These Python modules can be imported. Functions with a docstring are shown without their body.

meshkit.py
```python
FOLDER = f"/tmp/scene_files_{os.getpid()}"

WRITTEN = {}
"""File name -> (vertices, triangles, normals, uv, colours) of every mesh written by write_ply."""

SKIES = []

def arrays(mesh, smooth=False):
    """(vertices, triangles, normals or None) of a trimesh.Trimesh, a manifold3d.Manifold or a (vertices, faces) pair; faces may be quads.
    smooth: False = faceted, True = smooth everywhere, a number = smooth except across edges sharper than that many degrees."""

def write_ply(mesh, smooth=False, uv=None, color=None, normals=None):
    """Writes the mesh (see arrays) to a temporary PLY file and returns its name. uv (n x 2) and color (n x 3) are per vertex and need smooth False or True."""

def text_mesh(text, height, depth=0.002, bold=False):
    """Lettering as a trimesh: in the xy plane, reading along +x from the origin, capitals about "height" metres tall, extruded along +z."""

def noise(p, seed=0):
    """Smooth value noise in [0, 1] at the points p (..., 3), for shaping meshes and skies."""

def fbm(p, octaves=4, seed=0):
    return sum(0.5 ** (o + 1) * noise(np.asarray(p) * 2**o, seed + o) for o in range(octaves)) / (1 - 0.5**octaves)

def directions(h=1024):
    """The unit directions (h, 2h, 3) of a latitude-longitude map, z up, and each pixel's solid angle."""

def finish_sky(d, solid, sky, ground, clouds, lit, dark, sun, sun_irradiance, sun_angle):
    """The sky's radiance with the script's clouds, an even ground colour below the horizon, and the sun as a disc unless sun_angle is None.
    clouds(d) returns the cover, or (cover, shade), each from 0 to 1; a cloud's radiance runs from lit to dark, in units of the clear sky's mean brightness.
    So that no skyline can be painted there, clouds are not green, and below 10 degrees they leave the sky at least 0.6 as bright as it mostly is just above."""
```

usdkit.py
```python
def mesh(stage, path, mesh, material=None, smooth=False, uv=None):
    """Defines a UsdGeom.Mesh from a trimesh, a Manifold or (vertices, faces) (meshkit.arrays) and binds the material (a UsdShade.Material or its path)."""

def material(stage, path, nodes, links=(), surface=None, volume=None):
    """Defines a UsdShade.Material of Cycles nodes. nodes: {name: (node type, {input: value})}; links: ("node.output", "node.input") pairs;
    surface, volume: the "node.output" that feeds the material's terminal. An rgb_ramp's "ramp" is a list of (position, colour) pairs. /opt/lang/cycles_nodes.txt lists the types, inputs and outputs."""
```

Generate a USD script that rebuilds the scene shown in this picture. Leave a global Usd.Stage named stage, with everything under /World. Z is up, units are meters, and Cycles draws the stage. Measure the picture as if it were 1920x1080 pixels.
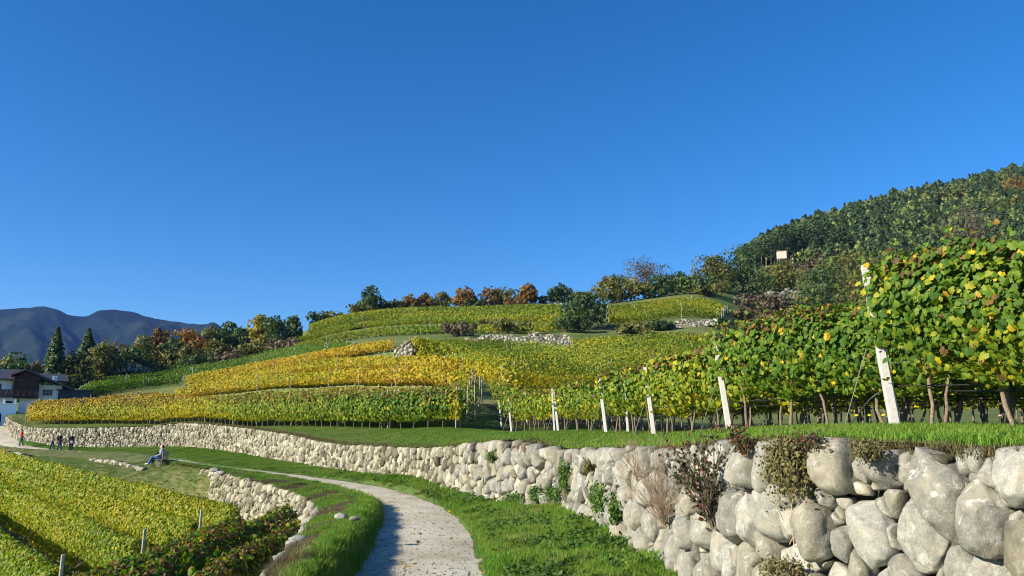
import math
import numpy as np
import trimesh
import meshkit, usdkit
from scipy.interpolate import RBFInterpolator, PchipInterpolator
from pxr import Gf, Sdf, Usd, UsdGeom, UsdLux, UsdShade, Vt

# ---------------------------------------------------------------- camera, sky, sun, exposure
stage = Usd.Stage.CreateInMemory()
UsdGeom.SetStageUpAxis(stage, UsdGeom.Tokens.z)
UsdGeom.SetStageMetersPerUnit(stage, 1.0)
UsdGeom.Xform.Define(stage, "/World")
UsdGeom.Scope.Define(stage, "/World/Looks")
EYE = np.array([0.0, 0.0, 2.0])
FPX, PITCH = 1507.0, math.radians(10.34)
EXPOSURE = 0.95
SUN_STRENGTH, SKY_STRENGTH = 1.25, 0.085
SUN = np.array([-0.906, -0.42, 0.0])
SUN_EL = math.radians(25.0)
SUN = np.append(SUN[:2] / np.linalg.norm(SUN[:2]) * math.cos(SUN_EL), math.sin(SUN_EL))

cam = UsdGeom.Camera.Define(stage, "/World/camera")
cam.AddTranslateOp().Set(Gf.Vec3d(*EYE))
cam.AddRotateXOp().Set(90.0 + math.degrees(PITCH))
cam.CreateHorizontalApertureAttr(36.0)
cam.CreateVerticalApertureAttr(20.25)
cam.CreateFocalLengthAttr(36.0 * FPX / 1920.0)
cam.CreateClippingRangeAttr(Gf.Vec2f(0.05, 30000.0))
cam.CreateExposureAttr(EXPOSURE)

usdkit.material(stage, "/World/Looks/sky_look", {
    "sky": ("sky_texture", {"sky_type": "single_scattering", "sun_disc": False, "sun_elevation": SUN_EL,
                            "sun_rotation": math.atan2(SUN[0], SUN[1]), "altitude": 600.0, "air_density": 1.0, "aerosol_density": 0.4, "ozone_density": 6.0}),
    "h": ("hsv", {"hue": 0.503, "saturation": 1.22, "value": 1.05}),
    "bg": ("background_shader", {"strength": SKY_STRENGTH})}, [("sky.color", "h.color"), ("h.color", "bg.color")], surface="bg.background")
dome = UsdLux.DomeLight.Define(stage, "/World/sky")
UsdShade.MaterialBindingAPI.Apply(dome.GetPrim()).Bind(UsdShade.Material.Get(stage, "/World/Looks/sky_look"))
dome.GetPrim().SetCustomDataByKey("kind", "structure")
sun = UsdLux.DistantLight.Define(stage, "/World/sun")
sun.CreateIntensityAttr(SUN_STRENGTH)
sun.CreateNormalizeAttr(True)
sun.CreateAngleAttr(0.53)
sun.CreateColorAttr(Gf.Vec3f(1.0, 0.91, 0.74))
_x = np.cross([0, 0, 1.0], SUN); _x /= np.linalg.norm(_x)
_y = np.cross(SUN, _x)
sun.AddTransformOp().Set(Gf.Matrix4d(*_x, 0, *_y, 0, *SUN, 0, 0, 0, 0, 1))

# ---------------------------------------------------------------- helpers
CP, SP = math.cos(PITCH), math.sin(PITCH)

def P(px, py, D):
    """the point seen at a pixel of the photograph, D metres ahead of the camera"""
    u, v = (px - 960) / FPX, (540 - py) / FPX
    d = np.array([u, CP - v * SP, SP + v * CP])
    return EYE + d * (D / d[1])

def PZ(px, py, z):
    """the point seen at a pixel of the photograph, at the height z"""
    u, v = (px - 960) / FPX, (540 - py) / FPX
    d = np.array([u, CP - v * SP, SP + v * CP])
    return EYE + d * ((z - EYE[2]) / d[2])

def pix(p):
    q = np.asarray(p, float) - EYE
    d = q[..., 1] * CP + q[..., 2] * SP
    h = -q[..., 1] * SP + q[..., 2] * CP
    return np.stack([960 + FPX * q[..., 0] / d, 540 - FPX * h / d], -1)

_names = {}
def numbered(path):
    n = _names.get(path, 0)
    _names[path] = n + 1
    return path if n == 0 else f"{path}_{n:03d}"

def data(prim, **kw):
    for k, v in kw.items():
        if v:
            prim.SetCustomDataByKey(k, v)

def thing(name, label=None, category=None, group=None, loc=(0, 0, 0), kind=None):
    x = UsdGeom.Xform.Define(stage, numbered("/World/" + name))
    x.AddTranslateOp().Set(Gf.Vec3d(*map(float, loc)))
    data(x.GetPrim(), label=label, category=category, group=group, kind=kind)
    return str(x.GetPath()), np.asarray(loc, float)

def put(path, v, f, mat, tone=None, smooth=False, label=None, category=None, group=None, kind=None, normals=None):
    """one Mesh prim"""
    path = numbered(path)
    v, f = np.asarray(v, np.float32), np.asarray(f, np.int32)
    if f.shape[1] == 4:
        f = np.vstack([f[:, [0, 1, 2]], f[:, [0, 2, 3]]])
    if smooth is not False and normals is None:
        v2, f, normals = meshkit.arrays((v, f), smooth)
        v = v2.astype(np.float32)
    m = UsdGeom.Mesh.Define(stage, path)
    m.CreatePointsAttr(Vt.Vec3fArray.FromNumpy(np.ascontiguousarray(v, np.float32)))
    m.CreateFaceVertexCountsAttr(Vt.IntArray.FromNumpy(np.full(len(f), 3, np.int32)))
    m.CreateFaceVertexIndicesAttr(Vt.IntArray.FromNumpy(np.ascontiguousarray(f, np.int32).ravel()))
    m.CreateSubdivisionSchemeAttr("none")
    if normals is not None:
        m.CreateNormalsAttr(Vt.Vec3fArray.FromNumpy(np.ascontiguousarray(normals, np.float32)))
        m.SetNormalsInterpolation("vertex")
    if tone is not None:
        UsdGeom.PrimvarsAPI(m).CreatePrimvar("tone", Sdf.ValueTypeNames.FloatArray, "vertex").Set(Vt.FloatArray.FromNumpy(np.ascontiguousarray(tone, np.float32)))
    UsdShade.MaterialBindingAPI.Apply(m.GetPrim()).Bind(MAT[mat] if isinstance(mat, str) else mat)
    data(m.GetPrim(), label=label, category=category, group=group, kind=kind)
    return path

class Acc:
    """collects pieces that make one mesh"""
    def __init__(self):
        self.v, self.f, self.t, self.n = [], [], [], 0
    def add(self, v, f, tone=None):
        v, f = np.asarray(v, float), np.asarray(f, int)
        if f.shape[1] == 4:
            f = np.vstack([f[:, [0, 1, 2]], f[:, [0, 2, 3]]])
        self.v.append(v); self.f.append(f + self.n); self.n += len(v)
        self.t.append(np.broadcast_to(0.5 if tone is None else tone, (len(v),)))
        return self
    def get(self):
        return np.vstack(self.v), np.vstack(self.f), np.concatenate(self.t)
    def put(self, path, mat, tone=False, off=(0, 0, 0), **kw):
        v, f, t = self.get()
        return put(path, v - np.asarray(off, float), f, mat, tone=t if tone else None, **kw)

def box(c, s, rz=0.0, chamfer=0.0):
    """centre, size -> (v, f); an optional small chamfer"""
    s = np.asarray(s, float) / 2
    if chamfer:
        ch = min(chamfer, 0.45 * s.min() * 2)
        pts = []
        for sx in (-1, 1):
            for sy in (-1, 1):
                for sz in (-1, 1):
                    for k in range(3):
                        q = s.copy() - ch
                        q[k] = s[k]
                        pts.append(q * [sx, sy, sz])
        h = trimesh.convex.convex_hull(np.array(pts))
        v, f = np.array(h.vertices), np.array(h.faces)
    else:
        b = trimesh.creation.box(s * 2)
        v, f = np.array(b.vertices), np.array(b.faces)
    c_, s_ = math.cos(rz), math.sin(rz)
    v = v @ np.array([[c_, s_, 0], [-s_, c_, 0], [0, 0, 1]])
    return v + np.asarray(c, float), f

def tube(points, radii, sides=6, cap=True):
    p = np.asarray(points, float)
    r = np.broadcast_to(np.asarray(radii, float), (len(p),))
    t = np.gradient(p, axis=0)
    t /= np.linalg.norm(t, axis=1, keepdims=True) + 1e-12
    ref = np.where(np.abs(t[:, 2:]) < 0.9, [[0, 0, 1.0]], [[1.0, 0, 0]])
    a = np.cross(t, ref); a /= np.linalg.norm(a, axis=1, keepdims=True) + 1e-12
    b = np.cross(t, a)
    ang = np.arange(sides) * 2 * np.pi / sides
    v = p[:, None] + r[:, None, None] * (np.cos(ang)[None, :, None] * a[:, None] + np.sin(ang)[None, :, None] * b[:, None])
    i, j = np.meshgrid(np.arange(len(p) - 1), np.arange(sides), indexing="ij")
    q = np.stack([i * sides + j, i * sides + (j + 1) % sides, (i + 1) * sides + (j + 1) % sides, (i + 1) * sides + j], -1).reshape(-1, 4)
    f = np.vstack([q[:, [0, 2, 1]], q[:, [0, 3, 2]]])
    if cap:
        n = len(p) * sides
        k = np.arange(sides)
        v2 = np.vstack([v.reshape(-1, 3), p[:1], p[-1:]])
        f = np.vstack([f, np.stack([np.full(sides, n), k, (k + 1) % sides], 1), np.stack([np.full(sides, n + 1), n - sides + (k + 1) % sides, n - sides + k], 1)])
        return v2, f
    return v.reshape(-1, 3), f

def grid_faces(n, m):
    i, j = np.meshgrid(np.arange(n - 1), np.arange(m - 1), indexing="ij")
    a = i * m + j
    return np.stack([a, a + 1, a + m + 1, a + m], -1).reshape(-1, 4)

def fbm(p, octaves=4, seed=0):
    return meshkit.fbm(np.asarray(p, float), octaves, seed)

def unit(v):
    return v / (np.linalg.norm(v, axis=-1, keepdims=True) + 1e-12)

def resample(pts, step):
    pts = np.asarray(pts, float)
    d = np.concatenate([[0], np.cumsum(np.linalg.norm(np.diff(pts[:, :2], axis=0), axis=1))])
    n = max(2, int(round(d[-1] / step)) + 1)
    s = np.linspace(0, d[-1], n)
    return np.stack([np.interp(s, d, pts[:, k]) for k in range(pts.shape[1])], 1), s

ORD = ['first', 'second', 'third', 'fourth', 'fifth', 'sixth', 'seventh', 'eighth', 'ninth', 'tenth', 'eleventh', 'twelfth', 'thirteenth', 'fourteenth', 'fifteenth', 'sixteenth', 'seventeenth', 'eighteenth', 'nineteenth', 'twentieth'] + [f'{k}th' for k in range(21, 61)]

# leaf shapes: outline in the leaf's own plane, x across, y towards the tip; z bends it
def _lobed():
    o = []
    for a, r in ((-90, 0.16), (-58, 0.50), (-30, 0.46), (-5, 0.55), (24, 0.44), (50, 0.59), (71, 0.50), (90, 0.65), (109, 0.50), (130, 0.59), (156, 0.44), (185, 0.55), (210, 0.46), (238, 0.50)):
        o.append((r * math.cos(math.radians(a)), r * math.sin(math.radians(a))))
    o = np.array([(0, 0)] + o)
    z = -0.36 * np.abs(o[:, 0]) - 0.32 * np.maximum(o[:, 1], 0) ** 2
    v = np.column_stack([o, z])
    n = len(o) - 1
    return v, np.array([[0, 1 + k, 1 + (k + 1) % n] for k in range(n)])
def _five():
    o = np.array([(0, 0), (0, -0.42), (0.5, -0.25), (0.42, 0.3), (0, 0.6), (-0.42, 0.3), (-0.5, -0.25)])
    v = np.column_stack([o, -0.3 * np.abs(o[:, 0]) - 0.2 * np.maximum(o[:, 1], 0)])
    return v, np.array([[0, 1 + k, 1 + (k + 1) % 6] for k in range(6)])
def _kite():
    v = np.array([(0, -0.5, 0), (0.45, 0, -0.12), (0, 0.55, -0.05), (-0.45, 0, -0.12)])
    return v, np.array([[0, 1, 2], [0, 2, 3]])
LOBED, FIVE, KITE = _lobed(), _five(), _kite()

def leaves(C, N, size, shape, rng, hang=0.8):
    """many leaves: centres, facing directions, sizes -> v, f, number of vertices per leaf"""
    T, Fc = shape
    n = len(C)
    N = unit(N)
    tip = np.column_stack([rng.normal(0, 0.5, n), rng.normal(0, 0.5, n), rng.normal(0, 0.5, n) - hang])
    tip = unit(tip - N * (tip * N).sum(1, keepdims=True))
    side = np.cross(tip, N)
    s = np.asarray(size, float)[:, None, None]
    v = C[:, None] + s * (T[None, :, 0, None] * side[:, None] + T[None, :, 1, None] * tip[:, None] + T[None, :, 2, None] * N[:, None])
    f = (Fc[None] + (np.arange(n) * len(T))[:, None, None]).reshape(-1, 3)
    return v.reshape(-1, 3), f, len(T)

# ---------------------------------------------------------------- materials
MAT = {}
def mat(name, nodes, links, surface="p.BSDF", **kw):
    MAT[name] = usdkit.material(stage, "/World/Looks/" + name, nodes, links, surface=surface, **kw)

def plain(name, color, rough=0.7, spec=0.3, noise_scale=None, var=0.25, bump=0.0):
    nodes = {"p": ("principled_bsdf", {"base_color": color, "roughness": rough, "specular_ior_level": spec})}
    links = []
    if noise_scale:
        c = np.array(color)
        nodes["g"] = ("geometry", {})
        nodes["n"] = ("noise_texture", {"scale": noise_scale, "detail": 4.0, "roughness": 0.6})
        nodes["r"] = ("rgb_ramp", {"ramp": [(0.3, tuple(c * (1 - var))), (0.7, tuple(np.minimum(c * (1 + var), 0.95)))]})
        links += [("g.position", "n.vector"), ("n.fac", "r.fac"), ("r.color", "p.base_color")]
        if bump:
            nodes["b"] = ("bump", {"strength": bump, "distance": 0.02})
            links += [("n.fac", "b.height"), ("b.normal", "p.normal")]
    mat(name, nodes, links)

def leaf_mat(name, ramp, trans=0.3, field_scale=0.0, field=0.0, rough=0.55, spec=0.25):
    """colour from each leaf's own tone; light passes through"""
    nodes = {"a": ("attribute", {"attribute": "tone"}), "r": ("rgb_ramp", {"ramp": ramp}),
             "p": ("principled_bsdf", {"roughness": rough, "specular_ior_level": spec}),
             "h": ("hsv", {"saturation": 1.1, "value": 1.25}), "t": ("translucent_bsdf", {}), "m": ("mix_closure", {"fac": trans})}
    mat(name, nodes, [("a.fac", "r.fac"), ("r.color", "p.base_color"), ("r.color", "h.color"), ("h.color", "t.color"),
                      ("p.BSDF", "m.closure1"), ("t.BSDF", "m.closure2")], surface="m.closure")

VINE = [(0.0, (0.022, 0.06, 0.010)), (0.22, (0.058, 0.135, 0.016)), (0.40, (0.14, 0.225, 0.018)), (0.55, (0.32, 0.32, 0.020)), (0.70, (0.56, 0.42, 0.018)), (0.80, (0.44, 0.24, 0.025)), (0.87, (0.20, 0.12, 0.032)), (1.0, (0.10, 0.062, 0.028))]
leaf_mat("vine_leaf", VINE, 0.33)
leaf_mat("dark_green_leaf", [(0, (0.025, 0.05, 0.0175)), (0.5, (0.0562, 0.1, 0.0275)), (1, (0.1125, 0.1625, 0.035))], 0.25)
leaf_mat("olive_leaf", [(0, (0.0562, 0.0688, 0.0175)), (0.5, (0.1375, 0.1438, 0.0312)), (1, (0.25, 0.2188, 0.0438))], 0.3)
leaf_mat("russet_leaf", [(0, (0.06, 0.048, 0.018)), (0.5, (0.155, 0.098, 0.03)), (1, (0.29, 0.155, 0.04))], 0.3)
leaf_mat("orange_leaf", [(0, (0.07, 0.065, 0.018)), (0.5, (0.23, 0.125, 0.026)), (1, (0.46, 0.23, 0.035))], 0.33)
leaf_mat("yellow_leaf", [(0, (0.1, 0.125, 0.0225)), (0.5, (0.3, 0.2625, 0.0312)), (1, (0.625, 0.45, 0.0375))], 0.33)
leaf_mat("twig_brown", [(0, (0.06, 0.046, 0.03)), (0.5, (0.13, 0.095, 0.055)), (1, (0.21, 0.155, 0.085))], 0.15)
leaf_mat("pine_needle", [(0, (0.0377, 0.0696, 0.0319)), (0.5, (0.087, 0.1421, 0.0522)), (1, (0.1668, 0.2175, 0.0653))], 0.25)
leaf_mat("forest_leaf", [(0, (0.0508, 0.087, 0.029)), (0.5, (0.1232, 0.1812, 0.0493)), (0.8, (0.203, 0.2392, 0.058)), (1, (0.3045, 0.2755, 0.058))], 0.25)
plain("bark", (0.12, 0.095, 0.07), 0.9, 0.1, 14.0, 0.45, 0.6)
plain("vine_bark", (0.20, 0.155, 0.11), 0.9, 0.1, 30.0, 0.45, 0.7)
plain("pale_bark", (0.32, 0.24, 0.17), 0.9, 0.1, 8.0, 0.3)
plain("cane", (0.26, 0.12, 0.06), 0.6, 0.3, 20.0, 0.3)
plain("dead_twig", (0.30, 0.22, 0.15), 0.9, 0.1, 20.0, 0.35)
plain("dry_stalk", (0.50, 0.40, 0.24), 0.85, 0.15, 20.0, 0.3)
plain("concrete_post", (0.46, 0.445, 0.40), 0.85, 0.2, 18.0, 0.12, 0.3)
plain("wood_post", (0.30, 0.25, 0.19), 0.85, 0.15, 12.0, 0.3, 0.4)
plain("weathered_post", (0.36, 0.36, 0.28), 0.85, 0.15, 16.0, 0.2, 0.3)
plain("hose", (0.02, 0.02, 0.022), 0.35, 0.5)
plain("wire", (0.20, 0.20, 0.20), 0.45, 0.5)

def stone_mat(name, lo, hi, island=False, dark=(0.13, 0.125, 0.11), lichen=0.5, warm=(0.36, 0.32, 0.24)):
    n = {"g": ("geometry", {}),
         "n1": ("noise_texture", {"scale": 5.5, "detail": 9.0, "roughness": 0.70, "distortion": 0.5}),
         "r1": ("rgb_ramp", {"ramp": [(0.30, lo), (0.46, tuple(0.55 * a_ + 0.45 * b_ for a_, b_ in zip(lo, hi))), (0.62, hi)]}),
         "n2": ("noise_texture", {"scale": 75.0, "detail": 3.0, "roughness": 0.7}),
         "r2": ("rgb_ramp", {"ramp": [(0.34, (0.70, 0.69, 0.67)), (0.52, (0.98, 0.98, 0.97)), (0.72, (1.12, 1.12, 1.11))]}),
         "m1": ("mix_color", {"blend_type": "multiply", "fac": 1.0, "use_clamp": False}),
         "n3": ("noise_texture", {"scale": 5.5, "detail": 8.0, "roughness": 0.72}),
         "r3": ("rgb_ramp", {"ramp": [(0.50, (0, 0, 0)), (0.60, (0.42, 0.42, 0.42)), (0.68, (0.85, 0.85, 0.85))]}),
         "m2": ("mix_color", {"b": dark}),
         "n4": ("noise_texture", {"scale": 3.3, "detail": 3.0, "roughness": 0.5, "distortion": 1.0}),
         "r4": ("rgb_ramp", {"ramp": [(0.52, (0, 0, 0)), (0.68, (0.55, 0.55, 0.55))]}),
         "m3": ("mix_color", {"b": warm}),
         "v": ("noise_texture", {"scale": 9.0, "detail": 7.0, "roughness": 0.68, "distortion": 0.3}),
         "va": ("vector_math", {"math_type": "add"}), "nv": ("noise_texture", {"scale": 18.0, "detail": 3.0}), "vs": ("vector_math", {"math_type": "scale", "scale": 0.10}),
         "r5": ("rgb_ramp", {"ramp": [(0.56, (0, 0, 0)), (0.66, (lichen * 0.8, lichen * 0.8, lichen * 0.8))]}),
         "m4": ("mix_color", {"b": (0.56, 0.56, 0.51)}),
         "mb": ("math", {"math_type": "multiply_add", "value2": 0.35}),
         "b": ("bump", {"strength": 0.8, "distance": 0.02}),
         "p": ("principled_bsdf", {"roughness": 0.9, "specular_ior_level": 0.15})}
    l = [("g.position", x + ".vector") for x in ("n1", "n2", "n3", "n4", "nv")] + [
        ("n1.fac", "r1.fac"), ("n2.fac", "r2.fac"), ("r1.color", "m1.a"), ("r2.color", "m1.b"),
        ("n3.fac", "r3.fac"), ("r3.color", "m2.fac"), ("m1.result", "m2.a"), ("n4.fac", "r4.fac"), ("r4.color", "m3.fac"), ("m2.result", "m3.a"),
        ("nv.color", "vs.vector1"), ("g.position", "va.vector1"), ("vs.vector", "va.vector2"), ("va.vector", "v.vector"),
        ("v.fac", "r5.fac"), ("r5.color", "m4.fac"), ("m3.result", "m4.a"),
        ("n2.fac", "mb.value1"), ("n3.fac", "mb.value3"), ("mb.value", "b.height"), ("b.normal", "p.normal")]
    if island:
        n["ri"] = ("rgb_ramp", {"ramp": [(0.0, (0.32, 0.30, 0.26)), (0.2, (0.62, 0.59, 0.52)), (0.45, (0.95, 0.93, 0.87)), (0.8, (1.25, 1.23, 1.16)), (1.0, (1.65, 1.62, 1.54))]})
        n["ta"] = ("attribute", {"attribute": "tone"})
        n["mi"] = ("mix_color", {"blend_type": "multiply", "fac": 1.0, "use_clamp": False})
        l += [("ta.fac", "ri.fac"), ("m4.result", "mi.a"), ("ri.color", "mi.b"), ("mi.result", "p.base_color")]
    else:
        l += [("m4.result", "p.base_color")]
    mat(name, n, l)
stone_mat("granite_pale", (0.176, 0.174, 0.144), (0.352, 0.344, 0.295))
stone_mat("granite_grey", (0.130, 0.130, 0.111), (0.275, 0.270, 0.232), lichen=0.85)
stone_mat("granite_warm", (0.176, 0.163, 0.123), (0.321, 0.302, 0.236))
stone_mat("granite_white", (0.245, 0.242, 0.211), (0.436, 0.427, 0.372), lichen=0.2)
stone_mat("schist_dark", (0.061, 0.062, 0.053), (0.130, 0.129, 0.109), lichen=0.3)
stone_mat("stone_rusty", (0.084, 0.065, 0.046), (0.161, 0.129, 0.095), lichen=0.1, warm=(0.184, 0.098, 0.053))
stone_mat("wall_stones", (0.195, 0.185, 0.14), (0.35, 0.335, 0.265), island=True)
plain("wall_soil", (0.10, 0.085, 0.062), 0.95, 0.05, 9.0, 0.5, 0.8)

def ground_mat(name, stops, scale, fine, bump=0.5, dist=0.05):
    mat(name, {"g": ("geometry", {}), "n": ("noise_texture", {"scale": scale, "detail": 7.0, "roughness": 0.62, "distortion": 0.4}),
               "f": ("noise_texture", {"scale": fine, "detail": 4.0, "roughness": 0.7}),
               "x": ("mix_float", {"fac": 0.42}), "r": ("rgb_ramp", {"ramp": stops}),
               "b": ("bump", {"strength": bump, "distance": dist}), "p": ("principled_bsdf", {"roughness": 0.95, "specular_ior_level": 0.1})},
        [("g.position", "n.vector"), ("g.position", "f.vector"), ("n.fac", "x.a"), ("f.fac", "x.b"), ("x.result", "r.fac"), ("r.color", "p.base_color"), ("f.fac", "b.height"), ("b.normal", "p.normal")])
ground_mat("meadow", [(0.32, (0.0375, 0.0625, 0.0175)), (0.46, (0.0688, 0.1313, 0.0275)), (0.56, (0.1063, 0.1625, 0.035)), (0.68, (0.1875, 0.175, 0.0625))], 0.35, 5.0, 0.7, 0.12)
ground_mat("hill_grass", [(0.34, (0.0525, 0.075, 0.024)), (0.46, (0.09, 0.135, 0.036)), (0.56, (0.15, 0.165, 0.0525)), (0.68, (0.255, 0.195, 0.09))], 0.09, 1.2, 0.6, 0.2)
ground_mat("bank_soil", [(0.35, (0.065, 0.078, 0.0286)), (0.5, (0.0975, 0.1235, 0.039)), (0.62, (0.195, 0.1625, 0.078))], 0.6, 9.0, 0.8, 0.06)
ground_mat("bare_soil", [(0.35, (0.018, 0.018, 0.010)), (0.5, (0.035, 0.036, 0.016)), (0.65, (0.06, 0.055, 0.03))], 0.8, 9.0, 0.8, 0.05)  # soil colour with the shade under the vines painted in
ground_mat("field_soil", [(0.35, (0.03, 0.04, 0.015)), (0.5, (0.05, 0.08, 0.02)), (0.65, (0.1, 0.09, 0.045))], 0.5, 7.0, 0.8, 0.06)
mat("gravel", {"g": ("geometry", {}), "n": ("noise_texture", {"scale": 0.55, "detail": 5.0, "roughness": 0.6, "distortion": 0.5}),
               "r": ("rgb_ramp", {"ramp": [(0.36, (0.45, 0.395, 0.285)), (0.5, (0.58, 0.525, 0.405)), (0.64, (0.65, 0.605, 0.485))]}),
               "v": ("voronoi_texture", {"scale": 42.0, "randomness": 1.0}), "rv": ("rgb_ramp", {"ramp": [(0.0, (1.12, 1.12, 1.1)), (0.4, (0.98, 0.98, 0.98)), (0.75, (0.70, 0.69, 0.66))]}),
               "w": ("noise_texture", {"scale": 24.0, "detail": 6.0, "roughness": 0.75}), "rw": ("rgb_ramp", {"ramp": [(0.35, (0.72, 0.71, 0.69)), (0.5, (1.0, 1.0, 1.0)), (0.65, (1.12, 1.12, 1.12))]}),
               "m1": ("mix_color", {"blend_type": "multiply", "fac": 1.0, "use_clamp": False}), "m2": ("mix_color", {"blend_type": "multiply", "fac": 1.0, "use_clamp": False}),
               "s": ("math", {"math_type": "subtract"}), "b": ("bump", {"strength": 0.45, "distance": 0.02}), "p": ("principled_bsdf", {"roughness": 0.95, "specular_ior_level": 0.12})},
    [("g.position", "n.vector"), ("g.position", "v.vector"), ("g.position", "w.vector"), ("n.fac", "r.fac"), ("v.distance", "rv.fac"), ("w.fac", "rw.fac"),
     ("r.color", "m1.a"), ("rv.color", "m1.b"), ("m1.result", "m2.a"), ("rw.color", "m2.b"), ("m2.result", "p.base_color"),
     ("w.fac", "s.value1"), ("v.distance", "s.value2"), ("s.value", "b.height"), ("b.normal", "p.normal")])
# ---------------------------------------------------------------- the ground
# the long wall: (pixel column, top row, base row or None, distance)
WALL = [(2600, 850, None, 2.9), (2250, 842, None, 4.0), (1920, 832, None, 5.24), (1700, 823, None, 6.3), (1500, 817, None, 7.5), (1400, 818, None, 8.55), (1290, 832, 1075, 10.6), (1230, 835, 1045, 12.0),
        (1180, 834, 1003, 13.7), (1120, 838, 970, 16.2), (1073, 838, 955, 18.8), (1007, 830, 952, 20.4), (973, 822, 950, 21.3), (907, 826, 930, 24.4), (840, 836, 910, 28.6), (790, 837, 895, 32.6), (723, 835, 889, 37), (640, 831, 880, 43.3),
        (540, 813, 864, 55.9), (440, 799, 847, 70), (340, 793, 837, 81), (267, 799, 838, 85.5), (200, 801, 839, 88), (117, 802, 836, 91.4), (67, 801, 827, 96), (33, 792, 816, 103), (14, 780, 798, 113)]
w_top, w_base = [], []
for px, pt, pb, D in WALL:
    t = P(px, pt, D)
    b = P(px, pb, D - 0.12) if pb else np.array([P(px, pt, D - 0.12)[0], D - 0.12, 0.22])
    w_top.append(t); w_base.append(np.array([t[0], t[1], b[2]]))
w_top, w_base = np.array(w_top), np.array(w_base)
# carry the wall on past the camera
w_top = np.vstack([[4.6, -7.0, 1.9], [3.95, 0.0, 1.9], w_top]); w_base = np.vstack([[4.6, -7.0, 0.2], [3.95, 0.0, 0.2], w_base])
_wd = np.concatenate([[0], np.cumsum(np.linalg.norm(np.diff(w_top[:, :2], axis=0), axis=1))])
_wt = [PchipInterpolator(_wd, w_top[:, k]) for k in range(3)]
_wb = PchipInterpolator(_wd, w_base[:, 2])
def wall_at(s):
    s = np.asarray(s, float)
    t = np.stack([g(s) for g in _wt], -1)
    d = np.stack([g(s, 1) for g in _wt[:2]], -1)
    d = unit(d)
    n = np.stack([-d[..., 1], d[..., 0]], -1)          # towards the road
    return t, _wb(s), n
WALL_LEN = _wd[-1]
_s = np.linspace(0, WALL_LEN, 900)
_t, _b, _n = wall_at(_s)

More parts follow.
